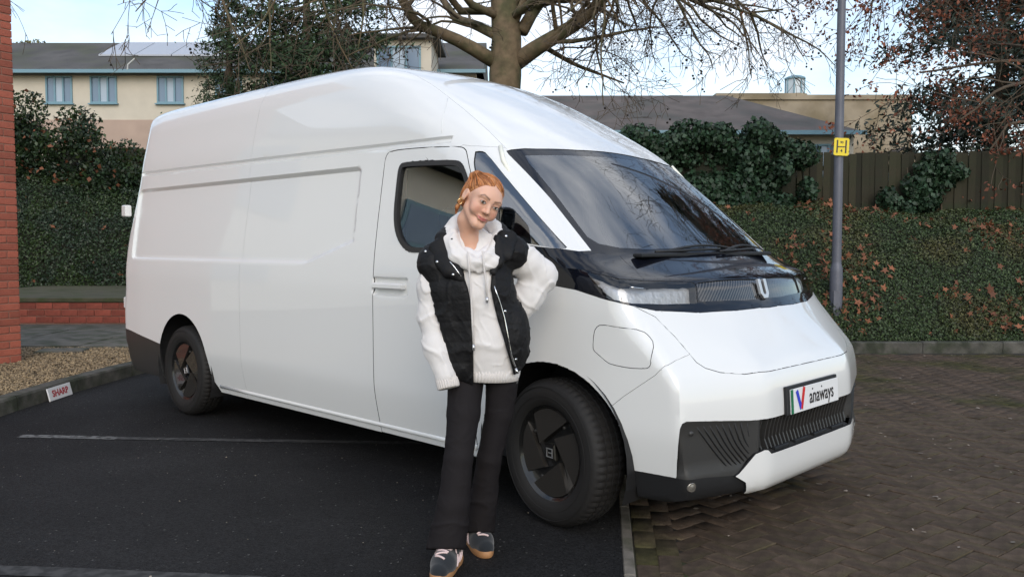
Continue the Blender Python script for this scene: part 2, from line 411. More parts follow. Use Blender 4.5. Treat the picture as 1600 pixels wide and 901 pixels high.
# SHARP board leaning on the kerb
sb = empty('sponsor_board', (-3.965, 7.40, 0)); tag(sb, 'small white board with red lettering leaning on the left kerb', 'sign')
M_board = mat('white_board', (.70, .69, .69), .5); M_redprint = mat('red_print', (.40, .018, .03), .5)
BM = Matrix.Rotation(R(-14), 4, 'Y') @ Matrix(((0, 0, 1, 0), (1, 0, 0, 0), (0, 1, 0, 0), (0, 0, 0, 1)))
mb = MB().bbox((0, .058, 0), (.37, .112, .012), .002); mb.v = [BM @ Vector(q) for q in mb.v]; mb.build('board', M_board, sb)
tm = text_mesh('SHARP', .078, M_redprint, bold=.0028); tm.transform(BM @ Matrix.Translation((0, .057, .0072)) @ Matrix.Scale(1.12, 4, (1, 0, 0))); obj('lettering', tm, sb)
# gravel bed, path slabs, low wall and raised bed on the left
gravel_base = quad_sheet('gravel_bed', [(-4.14, 3.0), (-4.14, 7.8), (-4.02, 8.9), (-3.76, 9.75), (-3.3, 10.35), (-12, 10.35), (-12, 3.0)], .085, mat('gravel_base', (.10, .075, .045), .95, var=.4, vscale=40, bump=.8, bscale=80))
n = 26000; rs = np.random.default_rng(3)
gx = rs.uniform(-6.6, -3.9, n); gy = rs.uniform(5.8, 10.25, n); gk = np.interp(gy, [3, 7.8, 8.9, 9.75, 10.35], [-4.15, -4.15, -4.03, -3.78, -3.35])
ok = gx < gk; gx, gy = gx[ok], gy[ok]; n = len(gx)
octa = np.array([(1, 0, 0), (-1, 0, 0), (0, 1, 0), (0, -1, 0), (0, 0, 1), (0, 0, -1)], float); of = np.array([(0, 2, 4), (2, 1, 4), (1, 3, 4), (3, 0, 4), (2, 0, 5), (1, 2, 5), (3, 1, 5), (0, 3, 5)])
sc = rs.uniform(.007, .019, (n, 1, 1)) * rs.uniform(.6, 1.3, (n, 1, 3)); th = rs.uniform(0, 6.28, n)
P = octa[None] * sc; c_, s_ = np.cos(th)[:, None], np.sin(th)[:, None]
P = np.stack([P[..., 0] * c_ - P[..., 1] * s_, P[..., 0] * s_ + P[..., 1] * c_, P[..., 2] * .7 + P[..., 0] * .3], -1) + np.stack([gx, gy, .090 + rs.uniform(0, .014, n)], -1)[:, None]
M_pebble = mat('pebble', (.24, .175, .10), .8, island=.55)
o = obj('gravel', fast_mesh('gravel', P.reshape(-1, 3), (np.arange(n)[:, None, None] * 6 + of[None]).reshape(-1, 3), M_pebble, k=3)); tag(o, 'loose brown gravel between the kerb and the brick building', 'gravel', kind='stuff')
path = empty('footpath', (-6, 11.8, .08)); path['kind'] = 'structure'
for i in range(5):
    for j, (y0, y1) in enumerate(((10.36, 11.35), (11.36, 12.35), (12.36, 13.28))):
        x0 = -9.6 + i * 1.42 + .3 * (j % 2); MB().bbox((x0 + .7 + 6, (y0 + y1) / 2 - 11.8, -.02 + .004 * ((i + j) % 3)), (1.408, y1 - y0 - .008, .08), .006).build('paving_slab', M_concrete, path)
MB().bbox((-5.28, 9.9, .105), (.52, .34, .03), .012, Matrix.Rotation(R(12), 3, 'Z')).build('stone_slab', M_concrete)
tag(bpy.data.objects['stone_slab'], 'flat grey stone slab lying on the gravel by the brick corner', 'slab')
lw = empty('low_wall', (-6.5, 13.3, .1)); tag(lw, 'low red brick retaining wall topped by mossy paving behind the van', 'wall')
MB().box((-.2, .148, .145), (5.6, .28, .37)).build('wall_core', M_mortar, lw)
bk = MB().bbox((0, 0, 0), (.252, .10, .098), .006); me_b2 = mesh_from(bk.v, bk.f, 'brick', M_brick2)
for r_ in range(3):
    for i in range(22):
        x = -2.95 + i * .262 + (.131 if r_ % 2 else 0)
        if x < 2.6: obj('brick', me_b2, lw, (x, .048 + rg.uniform(-.004, .004), .065 + r_ * .109))
MB().bbox((-.2, 2.0, .375), (5.7, 4.02, .07), .012).build('coping', M_mosspave, lw)
# ---- brick building corner on the left
bw = empty('brick_building', (-5.26, 9.03, .09)); tag(bw, 'red brick building corner at the left edge of the picture', 'building')
fd = Vector((.545, .839, 0)); fn = Vector((.839, -.545, 0)); up = Vector((0, 0, 1))
MW = Matrix((fd, up, fn)).transposed().to_4x4()          # local x along the wall (towards the far corner), y up, z outwards
mb = MB(); mb.box((-.90, 3.2, -.286), (1.78, 6.4, .58)); mb.v = [MW @ Vector(q) for q in mb.v]; mb.build('wall_core', M_mortar, bw)
bk = MB().bbox((0, 0, 0), (.226, .068, .10), .004); bk.v = [MW @ Vector(q) for q in bk.v]; me_b1 = mesh_from(bk.v, bk.f, 'brick', M_brick)
bk = MB().bbox((0, 0, 0), (.108, .068, .10), .004); bk.v = [MW @ Vector(q) for q in bk.v]; me_b1h = mesh_from(bk.v, bk.f, 'brick', M_brick)
for r_ in range(58):
    z = .04 + r_ * .0795
    off = 0 if r_ % 2 else .118
    if off: obj('brick', me_b1h, bw, MW @ Vector((-.054, z, -.038 + rg.uniform(-.002, .002))))
    for i in range(3 if r_ < 56 else 0):
        obj('brick', me_b1, bw, MW @ Vector((-.113 - off - i * .236, z, -.038 + rg.uniform(-.002, .002))))
mb = MB()
for r_ in range(80):
    z = .04 + r_ * .0795; off = 0 if r_ % 2 else .118
    for i in range(0 if r_ >= 56 else 3, 8):
        x = -.113 - off - i * .236
        if x > -1.72: mb.bbox((x, z, -.038 + rg.uniform(-.002, .002)), (.226, .068, .10), .004)
mb.v = [MW @ Vector(q) for q in mb.v]; o = mb.build('bricks_beyond', M_brick, bw); o['kind'] = 'stuff'
# ================================================================== the van
VAN_LOC = (-1.9286, 7.3617, 0); VAN_PHI = 0.765538
M_paint = mat('white_paint', (.77, .77, .755), .35, coat=1.0)
M_gloss = mat('gloss_black', (.005, .006, .010), .04)
M_plastic = mat('charcoal_plastic', (.035, .034, .033), .42, bump=.08, bscale=900)
M_black = mat('matt_black', (.010, .010, .011), .6)
M_rubber = mat('tyre_rubber', (.016, .015, .0145), .66, spec=.3, var=.15, vscale=5, bump=.1, bscale=200)
M_seal = mat('rubber_seal', (.022, .021, .020), .5)
M_glass = glass_mat('side_glass', (.95, .98, .92), 1.0, ior=3.4)
M_screen = glass_mat('windscreen_glass', (.80, .90, .95), .6, ior=3.6)
M_lamp = glass_mat('lamp_glass', (1, 1, 1), .93)
M_chrome = mat('chrome', (.75, .75, .75), .12, metal=1.0)
M_silver = mat('satin_silver', (.62, .62, .63), .3, metal=.8)
M_cream = mat('cab_lining', (.86, .85, .74), .8, var=.03)
M_cab = M_cream
M_seat = mat('seat_fabric', (.34, .37, .36), .85, bump=.2, bscale=300)
M_dash = mat('dash_plastic', (.03, .031, .034), .55)
M_disc = mat('wheel_cover_black', (.008, .0078, .0075), .25, coat=.4)
M_blade = mat('wheel_cover_blade', (.030, .027, .024), .12, coat=.6)
def smooth_tab(xs, ys, sig=.03, n=1200):
    g = np.linspace(xs[0], xs[-1], n); v = np.interp(g, xs, ys); d = g[1] - g[0]
    k = np.arange(-int(4 * sig / d) - 1, int(4 * sig / d) + 2) * d; w = np.exp(-.5 * (k / sig) ** 2); w /= w.sum()
    m = len(k) // 2; vp = np.r_[2 * v[0] - v[m:0:-1], v, 2 * v[-1] - v[-2:-m - 2:-1]]
    return g, np.convolve(vp, w, 'valid')
HWT = smooth_tab([.1, .22, .30, .40, .52, .70, 1.10, 1.28, 1.45, 1.90, 2.05, 2.40, 2.8], [.905, .928, .945, .967, .988, .991, .992, .978, .955, .886, .868, .790, .70], .03)
PROF = chaik([(-1.09, .28), (-1.09, .5), (-1.09, 1.4), (-1.09, 2.40), (-1.075, 2.53), (-1.0, 2.555), (-.7, 2.56), (.6, 2.56), (1.5, 2.555), (2.05, 2.53), (2.5, 2.42), (2.95, 2.21), (3.36, 1.965), (3.60, 1.785), (4.10, 1.345), (4.17, 1.285), (4.36, 1.20), (4.405, 1.175), (4.425, 1.14), (4.44, 1.08), (4.475, 1.03), (4.60, .875), (4.68, .785), (4.705, .70), (4.712, .60), (4.712, .40), (4.705, .27), (4.65, .225), (4.4, .215), (3, .235), (-.7, .235), (-1.02, .24)], 3)
_PA = PROF; _PB = np.roll(PROF, -1, 0); _PE = _PB - _PA; _PEE = (_PE ** 2).sum(1)
def _prof_exact(xf, zf):
    o = np.empty(len(xf)); CH = 8000
    for i in range(0, len(xf), CH):
        X = xf[i:i + CH, None]; Z = zf[i:i + CH, None]
        px = X - _PA[:, 0]; pz = Z - _PA[:, 1]
        t = np.clip((px * _PE[:, 0] + pz * _PE[:, 1]) / _PEE, 0, 1)
        px -= t * _PE[:, 0]; pz -= t * _PE[:, 1]
        d = np.sqrt((px * px + pz * pz).min(1))
        c = (_PA[:, 1] > Z) != (_PB[:, 1] > Z)
        with np.errstate(divide='ignore', invalid='ignore'):
            xi = _PA[:, 0] + (Z - _PA[:, 1]) / _PE[:, 1] * _PE[:, 0]
        ins = ((c & (X < xi)).sum(1) % 2) == 1
        o[i:i + CH] = np.where(ins, -d, d)
    return o
_GH = .0125; _GX = np.arange(-1.4, 5.1, _GH); _GZ = np.arange(0, 2.9, _GH)
_gx, _gz = np.meshgrid(_GX, _GZ, indexing='ij')
_GD = np.full(_gx.shape, np.nan)
_cs = 10                      # coarse pass, then exact values only near the outline
_cd = _prof_exact(_gx[::_cs, ::_cs].ravel(), _gz[::_cs, ::_cs].ravel()).reshape(_gx[::_cs, ::_cs].shape)
_GD = np.kron(_cd, np.ones((_cs, _cs)))[:_gx.shape[0], :_gx.shape[1]]
_near = np.abs(_GD) < .30
_GD[_near] = _prof_exact(_gx[_near], _gz[_near])
def prof_sdf(x, z):
    """Catmull-Rom lookup of the side outline's distance field"""
    u = np.clip((x - _GX[0]) / _GH, 1, len(_GX) - 3.001); v = np.clip((z - _GZ[0]) / _GH, 1, len(_GZ) - 3.001)
    i = u.astype(int); j = v.astype(int); a = u - i; b = v - j
    def w(t): return (-.5 * t + t * t - .5 * t ** 3, 1 - 2.5 * t * t + 1.5 * t ** 3, .5 * t + 2 * t * t - 1.5 * t ** 3, -.5 * t * t + .5 * t ** 3)
    wa = w(a); wb_ = w(b); o = 0
    for p in range(4):
        r = 0
        for q in range(4): r = r + wb_[q] * _GD[i + p - 1, j + q - 1]
        o = o + wa[p] * r
    return o
def rrect(x, z, cx, cz, hx, hz, r):
    qx = np.abs(x - cx) - hx + r; qz = np.abs(z - cz) - hz + r
    return np.hypot(np.maximum(qx, 0), np.maximum(qz, 0)) + np.minimum(np.maximum(qx, qz), 0) - r
def rec_d(x, z):
    d = rrect(x, z, .68, 1.52, 1.61, .30, .05)
    return np.maximum(d, (x - 1.80) * .27 + (1.225 - z) * .963)
def emboss(x, z):
    rec = .020 * sstep(-rec_d(x, z) / .028)
    g = np.maximum(np.abs(z - (1.945 - .010 * x)) - .019, np.maximum(-.93 - x, x - 3.06))
    hd = rrect(x, z, 2.66, 1.11, .165, .057, .03)
    fl = -.006 * sstep(1 - np.abs(np.hypot(x - .02, z - .37) - .53) / .05)*np.where(z > .6, 1, 0)
    return rec + .020 * sstep(-g / .016 + .15) + .026 * sstep(-hd / .014) + fl * 0
def hw(x, z):
    w = np.interp(z, *HWT)
    w = w - .075 * sstep((x - 3.75) / 1.1) - .008 * sstep((-.7 - x) / .4)
    return w - emboss(x, z)
def bow(ay, z, x):
    s = ay - .45; fa = .33 * (.5 * (s + np.sqrt(s * s + .0009))); fb = .19 * ay * ay; t = sstep((z - .72) / .3)
    return (fa * (1 - t) + fb * t) * sstep((x - 1.6) / 1.6)
def VF(P):
    x, y, z = P[..., 0], P[..., 1], P[..., 2]; ay = np.abs(y)
    a = prof_sdf(x + bow(ay, z, x), z + .045 * (ay / .8) ** 2 * sstep((z - 1.9) / .4))
    b = (ay - hw(x, z)) * .985
    k = .022 + .048 * sstep((z - .74) / .3) + .16 * sstep((z - 1.15) / .9)
    h = np.maximum(k - np.abs(a - b), 0) / k
    return np.maximum(a, b) + h * h * k * .25
def vgrad(P, e=.004):
    g = np.empty(P.shape)
    for i in range(3):
        d = np.zeros(3); d[i] = e; g[..., i] = (VF(P + d) - VF(P - d)) / (2 * e)
    return g
def vproject(P, n=3):
    P = P.copy()
    for _ in range(n):
        f = VF(P); g = vgrad(P); gg = np.maximum((g * g).sum(-1), .2)
        P -= np.clip(f / gg, -.04, .04)[..., None] * g
    return P
def cast(o, d, n=80):
    t = np.zeros(len(o))
    for _ in range(n):
        f = VF(o + d * t[:, None]); t += f * .85
        if np.abs(f).max() < 2e-5: break
    return o + d * t[:, None]
def resample(P, step=.035, closed=False):
    P = np.array(P, float)
    if closed: P = np.vstack([P, P[:1]])
    out = [P[0]]
    for a, b in zip(P[:-1], P[1:]):
        n = max(1, int(np.ceil(np.linalg.norm(b - a) / step)))
        for i in range(1, n + 1): out.append(a + (b - a) * i / n)
    return np.array(out)
def side_line(pts, closed=False, rnd=0, step=.035):
    """(x, z) pairs laid on the right flank"""
    P = np.array(pts, float)
    if rnd: P = chaik(P, rnd, closed)
    if closed: P = np.vstack([P, P[:1]])
    o = np.c_[P[:, 0], np.full(len(P), -1.3), P[:, 1]]
    return cast(o, np.tile([0, 1., 0], (len(P), 1)))
def sp_line(pts, closed=False, rnd=0, step=.09):
    """3-D points pulled onto the body"""
    P = np.array(pts, float)
    if rnd: P = chaik(P, rnd, closed)
    P = resample(P, step, closed)
    return vproject(P, 5)
DOOR = [(2.505, .27), (2.505, .6), (2.505, 1.2), (2.505, 1.80), (2.51, 1.87), (2.56, 1.893), (2.8, 1.89), (3.10, 1.875), (3.175, 1.862), (3.215, 1.80), (3.30, 1.64), (3.44, 1.38), (3.425, 1.1), (3.40, .9), (3.365, .72), (3.345, .5), (3.335, .27)]
WIN = [(2.643, 1.70), (2.645, 1.80), (2.70, 1.817), (3.06, 1.803), (3.165, 1.79), (3.215, 1.735), (3.26, 1.655), (3.375, 1.42), (3.375, 1.345), (3.31, 1.318), (2.92, 1.303), (2.80, 1.306), (2.70, 1.38), (2.648, 1.50)]
def inset(poly, d):
    P = np.array(poly, float); n = len(P); out = []
    A = sum(P[i][0] * P[(i + 1) % n][1] - P[(i + 1) % n][0] * P[i][1] for i in range(n)); sg = 1 if A > 0 else -1
    for i in range(n):
        a = P[i] - P[i - 1]; b = P[(i + 1) % n] - P[i]; a /= np.linalg.norm(a); b /= np.linalg.norm(b)
        na = np.array([-a[1], a[0]]) * sg; nb = np.array([-b[1], b[0]]) * sg; m = na + nb; m /= max(.3, (m @ m) / 2)
        out.append(P[i] + m * d)
    return np.array(out)
def build_body():
    h = .03
    V, Q = surface_nets(VF, (-1.165, -1.065, .14), (4.80, .061, 2.66), h)
    V = vproject(V, 3)
    bm = bmesh.new(); bv = [bm.verts.new(v) for v in V]; bm.verts.ensure_lookup_table()
    for q in Q.tolist(): bm.faces.new([bv[i] for i in q])
    bmesh.ops.bisect_plane(bm, geom=bm.verts[:] + bm.edges[:] + bm.faces[:], plane_co=(0, 0, 0), plane_no=(0, 1, 0), clear_outer=True, dist=1e-5)
    bm.normal_update()
    bmesh.ops.delete(bm, geom=[f for f in bm.faces if f.normal.z < -.88 and f.calc_center_median().z < .4], context='FACES')
    L = {}
    def dn(x): return [(x, -.915, .262), (x, -.88, .240), (x, -.80, .23)]
    def cat_(a, x): return np.vstack([a, vproject(np.array(dn(x)), 3)])
    L['door'] = cat_(np.vstack([vproject(np.array(dn(2.505)), 3)[::-1], side_line(chaik(DOOR, 2, False))]), 3.335)
    L['win_o'] = side_line(WIN, True, 2)
    L['win_i'] = side_line(inset(WIN, .027), True, 2)
    L['quarter'] = side_line([(3.232, 1.835), (3.275, 1.838), (3.31, 1.825), (3.5, 1.672), (3.90, 1.356), (3.935, 1.329), (3.89, 1.330), (3.72, 1.352), (3.49, 1.385), (3.455, 1.398), (3.34, 1.60)], True, 1)
    a = np.linspace(-.05, math.pi + .05, 40)
    L['arch_f'] = side_line([(3.85 + .452 * math.cos(t) * (1 if math.cos(t) > 0 else .985), .345 + .447 * math.sin(t)) for t in a] + [(3.405, .27)], False); L['arch_f'] = cat_(L['arch_f'], 3.405)
    def lev(d):
        x0, x1, z0, z1 = -.93 - d, 2.29 + d, 1.22 - d, 1.82 + d; zb = lambda x_: 1.225 - d / .963 + (x_ - 1.8) * .2804; xb = 1.8 + (z0 - 1.225 + d / .963) / .2804; c = .018
        return [(x0 + c, z0), (xb, z0), (x1, zb(x1)), (x1, z1 - c), (x1 - c, z1), (x0 + c, z1), (x0 + c * .3, z1 - c * .3), (x0, z1 - c), (x0, z0 + c), (x0 + c * .3, z0 + c * .3)]
    L['rec0'] = side_line(lev(0), True); L['rec1'] = side_line(lev(-.028), True); L['rec2'] = side_line(lev(-.014), True)
    for i_, o_ in enumerate((.0214, .0054)):
        a0, a1 = -.93 - (o_ - .019), 3.06 + (o_ - .019); L['drip%d' % i_] = side_line([(a0, 1.945 - .01 * a0 - o_), (a1, 1.945 - .01 * a1 - o_), (a1, 1.945 - .01 * a1 + o_), (a0, 1.945 - .01 * a0 + o_)], True)
    for i_, o_ in enumerate((0, .014)):
        ha, hb, c = .165 - o_, .057 - o_, .012; L['hand%d' % i_] = side_line([(2.66 + p_ * (ha - q_), 1.11 + r_ * (hb - (c - q_))) for p_, r_, q_ in ((-1, -1, c), (1, -1, c), (1, -1, 0), (1, 1, 0), (1, 1, c), (-1, 1, c), (-1, 1, 0), (-1, -1, 0))], True)
    L['arch_f2'] = cat_(side_line([(4.300, .35), (4.302, .33), (4.312, .27)]), 4.315)
    L['arch_r'] = side_line([(.02 + .43 * math.cos(t), .36 + .445 * math.sin(t)) for t in a] + [(-.41, .27)]); L['arch_r'] = cat_(L['arch_r'], -.41)
    L['arch_r2'] = cat_(side_line([(.449, .37), (.455, .335), (.53, .27)]), .55)
    L['rear_b'] = side_line([(-1.02, .612), (-.40, .540), (-.36, .535)])
    L['rear_b2'] = vproject(np.array([(-1.02, -.98, .612), (-1.06, -.95, .617), (-1.09, -.9, .62), (-1.09, -.6, .62), (-1.09, -.3, .62), (-1.09, 0.02, .62)]), 3)
    L['seam'] = cat_(side_line([(.95, 2.44), (.95, 1.9), (.95, 1.0), (.95, .27)]), .95)
    L['roofseam'] = sp_line([(-1.085, -.70, 2.40), (-1.06, -.70, 2.49), (-1.0, -.70, 2.50), (-.5, -.705, 2.5), (1.0, -.705, 2.5), (1.9, -.69, 2.48), (2.395, -.62, 2.405), (2.672, -.655, 2.284), (3.113, -.735, 2.027), (3.375, -.78, 1.862), (3.43, -.78, 1.815)], step=.15)
    L['rear_top'] = sp_line([(-1.08, -.80, 2.45), (-1.09, -.6, 2.45), (-1.09, .05, 2.45)], step=.15)
    L['screen'] = sp_line([(3.463, .05, 1.872), (3.463, -.3, 1.868), (3.435, -.60, 1.858), (3.40, -.76, 1.845), (3.388, -.785, 1.832), (3.41, -.79, 1.81), (3.713, -.807, 1.576), (3.96, -.832, 1.355), (4.008, -.838, 1.31), (4.087, -.678, 1.29), (4.14, -.499, 1.284), (4.168, -.2, 1.288), (4.172, .05, 1.288)])
    L['frit'] = sp_line([(3.51, .05, 1.835), (3.51, -.3, 1.832), (3.482, -.58, 1.822), (3.455, -.715, 1.805), (3.50, -.735, 1.765), (3.72, -.757, 1.588), (3.94, -.79, 1.395), (3.985, -.76, 1.36), (4.04, -.66, 1.345), (4.09, -.48, 1.34), (4.115, -.2, 1.34), (4.12, .05, 1.34)])
    L['apillar'] = sp_line([(3.10, -.885, 1.855), (3.15, -.875, 1.88), (3.20, -.868, 1.873), (3.29, -.835, 1.864), (3.40, -.75, 1.845), (3.44, -.73, 1.82)])
    L['band_top'] = sp_line([(3.40, -.955, 1.383), (3.49, -.955, 1.372), (3.715, -.955, 1.342), (3.89, -.935, 1.318), (3.97, -.90, 1.311), (4.02, -.79, 1.33)])
    L['hood_side'] = sp_line([(4.04, -.70, 1.315), (4.077, -.714, 1.288), (4.165, -.743, 1.241), (4.258, -.785, 1.191), (4.28, -.795, 1.17)])
    L['hood_front'] = sp_line([(3.39, -.98, 1.262), (3.7, -.978, 1.247), (4.01, -.966, 1.236), (4.07, -.95, 1.231), (4.198, -.882, 1.207), (4.26, -.787, 1.190), (4.349, -.492, 1.181), (4.385, -.2, 1.181), (4.392, .05, 1.181)])
    L['lamp'] = sp_line([(4.067, -.954, 1.222), (4.11, -.962, 1.175), (4.154, -.967, 1.126), (4.2, -.963, 1.105), (4.283, -.905, 1.089), (4.34, -.742, 1.080), (4.386, -.547, 1.074), (4.386, -.535, 1.085), (4.362, -.514, 1.160), (4.345, -.525, 1.170), (4.27, -.78, 1.178), (4.203, -.905, 1.190)], True)
    L['grille'] = sp_line([(4.40, .05, 1.166), (4.357, -.485, 1.164), (4.352, -.505, 1.155), (4.378, -.522, 1.090), (4.385, -.51, 1.080), (4.44, -.2, 1.078), (4.45, .05, 1.078)])
    L['band_bot'] = sp_line([(3.38, -.985, 1.205), (3.7, -.985, 1.18), (4.02, -.977, 1.141), (4.164, -.967, 1.107), (4.28, -.914, 1.079), (4.336, -.805, 1.055), (4.414, -.563, 1.037), (4.455, -.3, 1.032), (4.472, .05, 1.03)])
    L['bonnet'] = sp_line([(4.25, -.92, 1.11), (4.289, -.9, 1.074), (4.349, -.824, 1.027), (4.428, -.788, .944), (4.495, -.772, .87), (4.527, -.768, .835), (4.556, -.743, .81), (4.594, -.68, .789), (4.645, -.554, .773), (4.678, -.389, .771), (4.68, .05, .771)])
    L['fender'] = sp_line([(4.505, -.765, .878), (4.47, -.86, .838), (4.431, -.94, .789), (4.276, -.956, .68), (4.22, -.961, .634), (4.17, -.965, .595)])
    L['flap'] = sp_line([(4.115, -.972, .886), (4.118, -.972, .94), (4.129, -.971, .975), (4.157, -.969, .992), (4.24, -.95, .985), (4.351, -.92, .971), (4.38, -.912, .955), (4.400, -.907, .92), (4.411, -.938, .847), (4.405, -.94, .822), (4.385, -.945, .812), (4.302, -.954, .807), (4.217, -.962, .815), (4.19, -.965, .823), (4.145, -.969, .853), (4.12, -.97, .87)], True, 1)
    L['dark'] = sp_line([(4.712, .05, .565), (4.712, -.40, .566), (4.672, -.56, .570), (4.611, -.752, .588), (4.556, -.898, .600), (4.543, -.908, .592), (4.538, -.91, .57), (4.533, -.91, .477), (4.517, -.895, .36), (4.505, -.89, .33)])
    L['val_top'] = sp_line([(4.26, -.93, .345), (4.35, -.925, .346), (4.515, -.893, .350), (4.592, -.793, .347), (4.64, -.641, .335), (4.66, -.58, .30), (4.66, -.56, .25), (4.62, -.55, .22), (4.5, -.54, .215)])
    L['lip'] = sp_line([(4.62, -.68, .315), (4.645, -.62, .345), (4.683, -.535, .420), (4.695, -.48, .432), (4.705, -.462, .428), (4.710, -.44, .409), (4.711, -.2, .408), (4.711, .05, .408)])
    segs = []
    for nm, P in L.items():
        G = vgrad(.5 * (P[:-1] + P[1:])); G[:, 2] *= (0 if nm not in ('roofseam', 'rear_top') else 1)
        for a_, b_, g in zip(P[:-1], P[1:], G):
            if np.linalg.norm(b_ - a_) < 1e-5: continue
            if nm in SIDE_L: g = np.array([0, 1., 0])
            n = np.cross(b_ - a_, g); l = np.linalg.norm(n)
            if l < 1e-7: continue
            segs.append((a_, b_, n / l))
    FL = list(bm.faces); CC = np.zeros((len(FL) + 60000, 3)); nf = len(FL)
    CC[:nf] = [f.calc_center_median() for f in FL]; IX = {f: i for i, f in enumerate(FL)}
    for a_, b_, n in segs:
        d = b_ - a_; q = CC[:nf] - a_; t = np.clip(q @ d / (d @ d), 0, 1)
        q -= t[:, None] * d; sel = np.where((q * q).sum(1) < .042 ** 2)[0]
        if not len(sel): continue
        fs = [FL[i] for i in sel]; es = set(); vs_ = set()
        for f in fs: es.update(f.edges); vs_.update(f.verts)
        r = bmesh.ops.bisect_plane(bm, geom=list(vs_) + list(es) + fs, plane_co=a_.tolist(), plane_no=n.tolist(), dist=4e-5)
        for g in r['geom']:
            if isinstance(g, bmesh.types.BMFace):
                k = IX.get(g)
                if k is None: k = nf; IX[g] = k; FL.append(g); nf += 1
                CC[k] = g.calc_center_median()
    bmesh.ops.dissolve_degenerate(bm, dist=1e-5, edges=bm.edges[:])
    bm.verts.ensure_lookup_table(); bm.faces.ensure_lookup_table(); bm.verts.index_update(); bm.faces.index_update()
    VC = np.array([v.co for v in bm.verts])
    FC = np.array([f.calc_center_median() for f in bm.faces])
    reg = classify(FC, L)
    NV = vproject(VC, 3); NV[np.abs(VC[:, 1]) < 2e-5, 1] = 0
    mv = np.linalg.norm(NV - VC, axis=1); NV[mv > .03] = VC[mv > .03]
    for v, c in zip(bm.verts, NV): v.co = c
    return bm, reg, L
SIDE_L = {'rec0', 'rec1', 'rec2', 'drip0', 'drip1', 'hand0', 'hand1', 'door', 'win_o', 'win_i', 'quarter', 'arch_f', 'arch_f2', 'arch_r', 'arch_r2', 'rear_b', 'seam'}
def inpoly(px, py, P):
    r = np.zeros(len(px), bool); n = len(P)
    for i in range(n):
        x0, y0 = P[i]; x1, y1 = P[(i + 1) % n]
        if y0 == y1: continue
        c = ((y0 > py) != (y1 > py)) & (px < (x1 - x0) * (py - y0) / (y1 - y0) + x0); r ^= c
    return r
def classify(C, L):
    x, y, z = C.T; u = np.arctan2(-y, x - 3.0)
    ch = {k: np.c_[np.arctan2(-P[:, 1], P[:, 0] - 3.0), P[:, 2]] for k, P in L.items()}
    def zof(k):
        P = ch[k]; P = P[np.argsort(P[:, 0])]; return np.interp(u, P[:, 0], P[:, 1])
    def yof(k):
        P = L[k]; P = P[np.argsort(P[:, 0])]; return np.interp(x, P[:, 0], P[:, 1])
    def close0(k): P = ch[k]; return np.vstack([[(-.3, P[0, 1])], P, [(-.3, P[-1, 1])]])
    side = y < -.55; out = np.full(len(C), 'body', dtype=object); done = np.zeros(len(C), bool)
    def put(m, nm): m = m & ~done; out[m] = nm; done[m] = True
    sxz = lambda k: L[k][:, [0, 2]]
    put((np.hypot((x - 3.85), z - .345) < .449) & side & (x > 3.40) & (z > .3) | (side & (x > 3.405) & (x < 4.306) & (z < .345)), 'arch_f')
    put((np.hypot((x - .02) / .43, (z - .36) / .445) < 1) & side | (side & (x > -.41) & (x < .45 + np.clip((.345 - z) * 1.05, 0, .1)) & (z < .36)), 'arch_r')
    put(side & inpoly(x, z, sxz('win_i')), 'door_window'); put(side & inpoly(x, z, sxz('win_o')), 'window_seal')
    put(side & inpoly(x, z, sxz('quarter')), 'quarter_window')
    put(side & inpoly(x, z, sxz('door')), 'door')
    put((z > 1.83) & (x < 3.55) & (y > yof('roofseam')) & ~((x < -1.0) & (z < 2.45)) & ~inpoly(u, z, close0('screen')), 'roof')
    put((z > 1.25) & (x > 3.2) & inpoly(u, z, close0('frit')), 'windscreen'); put((z > 1.25) & (x > 3.2) & inpoly(u, z, close0('screen')), 'windscreen_border')
    put((x < -.3) & (z < np.interp(x, [-1.02, -.36], [.612, .535])) , 'rear_bumper')
    put((x < .95), 'rear_side_panel'); put(x < 2.505, 'front_side_panel')
    put((z > 1.84) & (z > zof('apillar')) & (x < 3.45), 'front_side_panel')
    front = x > 3.3
    P = ch['hood_side']; uh = np.interp(z, P[::-1, 1], P[::-1, 0])
    put(front & (z > zof('band_top')) & (u > .5), 'a_pillar')
    put(front & (z > zof('hood_front')) & (u < uh), 'hood'); put(front & (z > zof('hood_front')), 'cowl_side')
    put(front & inpoly(u, z, ch['lamp']), 'headlight'); put(front & inpoly(u, z, close0('grille')), 'grille')
    put(front & (z > zof('band_bot')), 'black_panel')
    put(front & inpoly(u, z, ch['flap']), 'charging_flap')
    put(front & inpoly(u, z, np.vstack([close0('bonnet'), [(-.3, 1.3)], [(ch['bonnet'][0, 0], 1.3)]])[1:]), 'bonnet')
    put(front & inpoly(u, z, np.vstack([close0('lip')[1:], [(-.3, .0)], [(ch['lip'][0, 0], .0)]])) & inpoly(u, z, np.vstack([ch['val_top'][-6:], [(-.3, 0)], [(-.3, .7)], [(ch['val_top'][-6, 0], .7)]])), 'bumper_lip')
    put(front & (z < zof_clip(ch['val_top'][:-3], u)) & (z < .36) & (x > 4.2), 'valance')
    D = ch['dark']; put(front & inpoly(u, z, np.vstack([[(-.3, D[0, 1])], D, [(D[-1, 0], .1)], [(-.3, .1)]])), 'bumper_grille')
    put(front & ((z > zof('fender')) & (u > ch['fender'][0, 0]) | (u > ch['fender'][-1, 0] + .03)), 'fender'); put(front & (z < 1.0), 'bumper')
    put((x > 3.1) & (z > 1.3), 'a_pillar'); put(x < 3.3, 'front_side_panel'); put(x > 0, 'fender')
    return out
def zof_clip(P, u):
    P = P[np.argsort(P[:, 0])]; return np.interp(u, P[:, 0], P[:, 1])
CENTRE = {'roof', 'windscreen', 'windscreen_border', 'hood', 'grille', 'bonnet', 'bumper', 'bumper_grille', 'bumper_lip', 'rear_bumper', 'black_panel', 'rear_side_panel'}
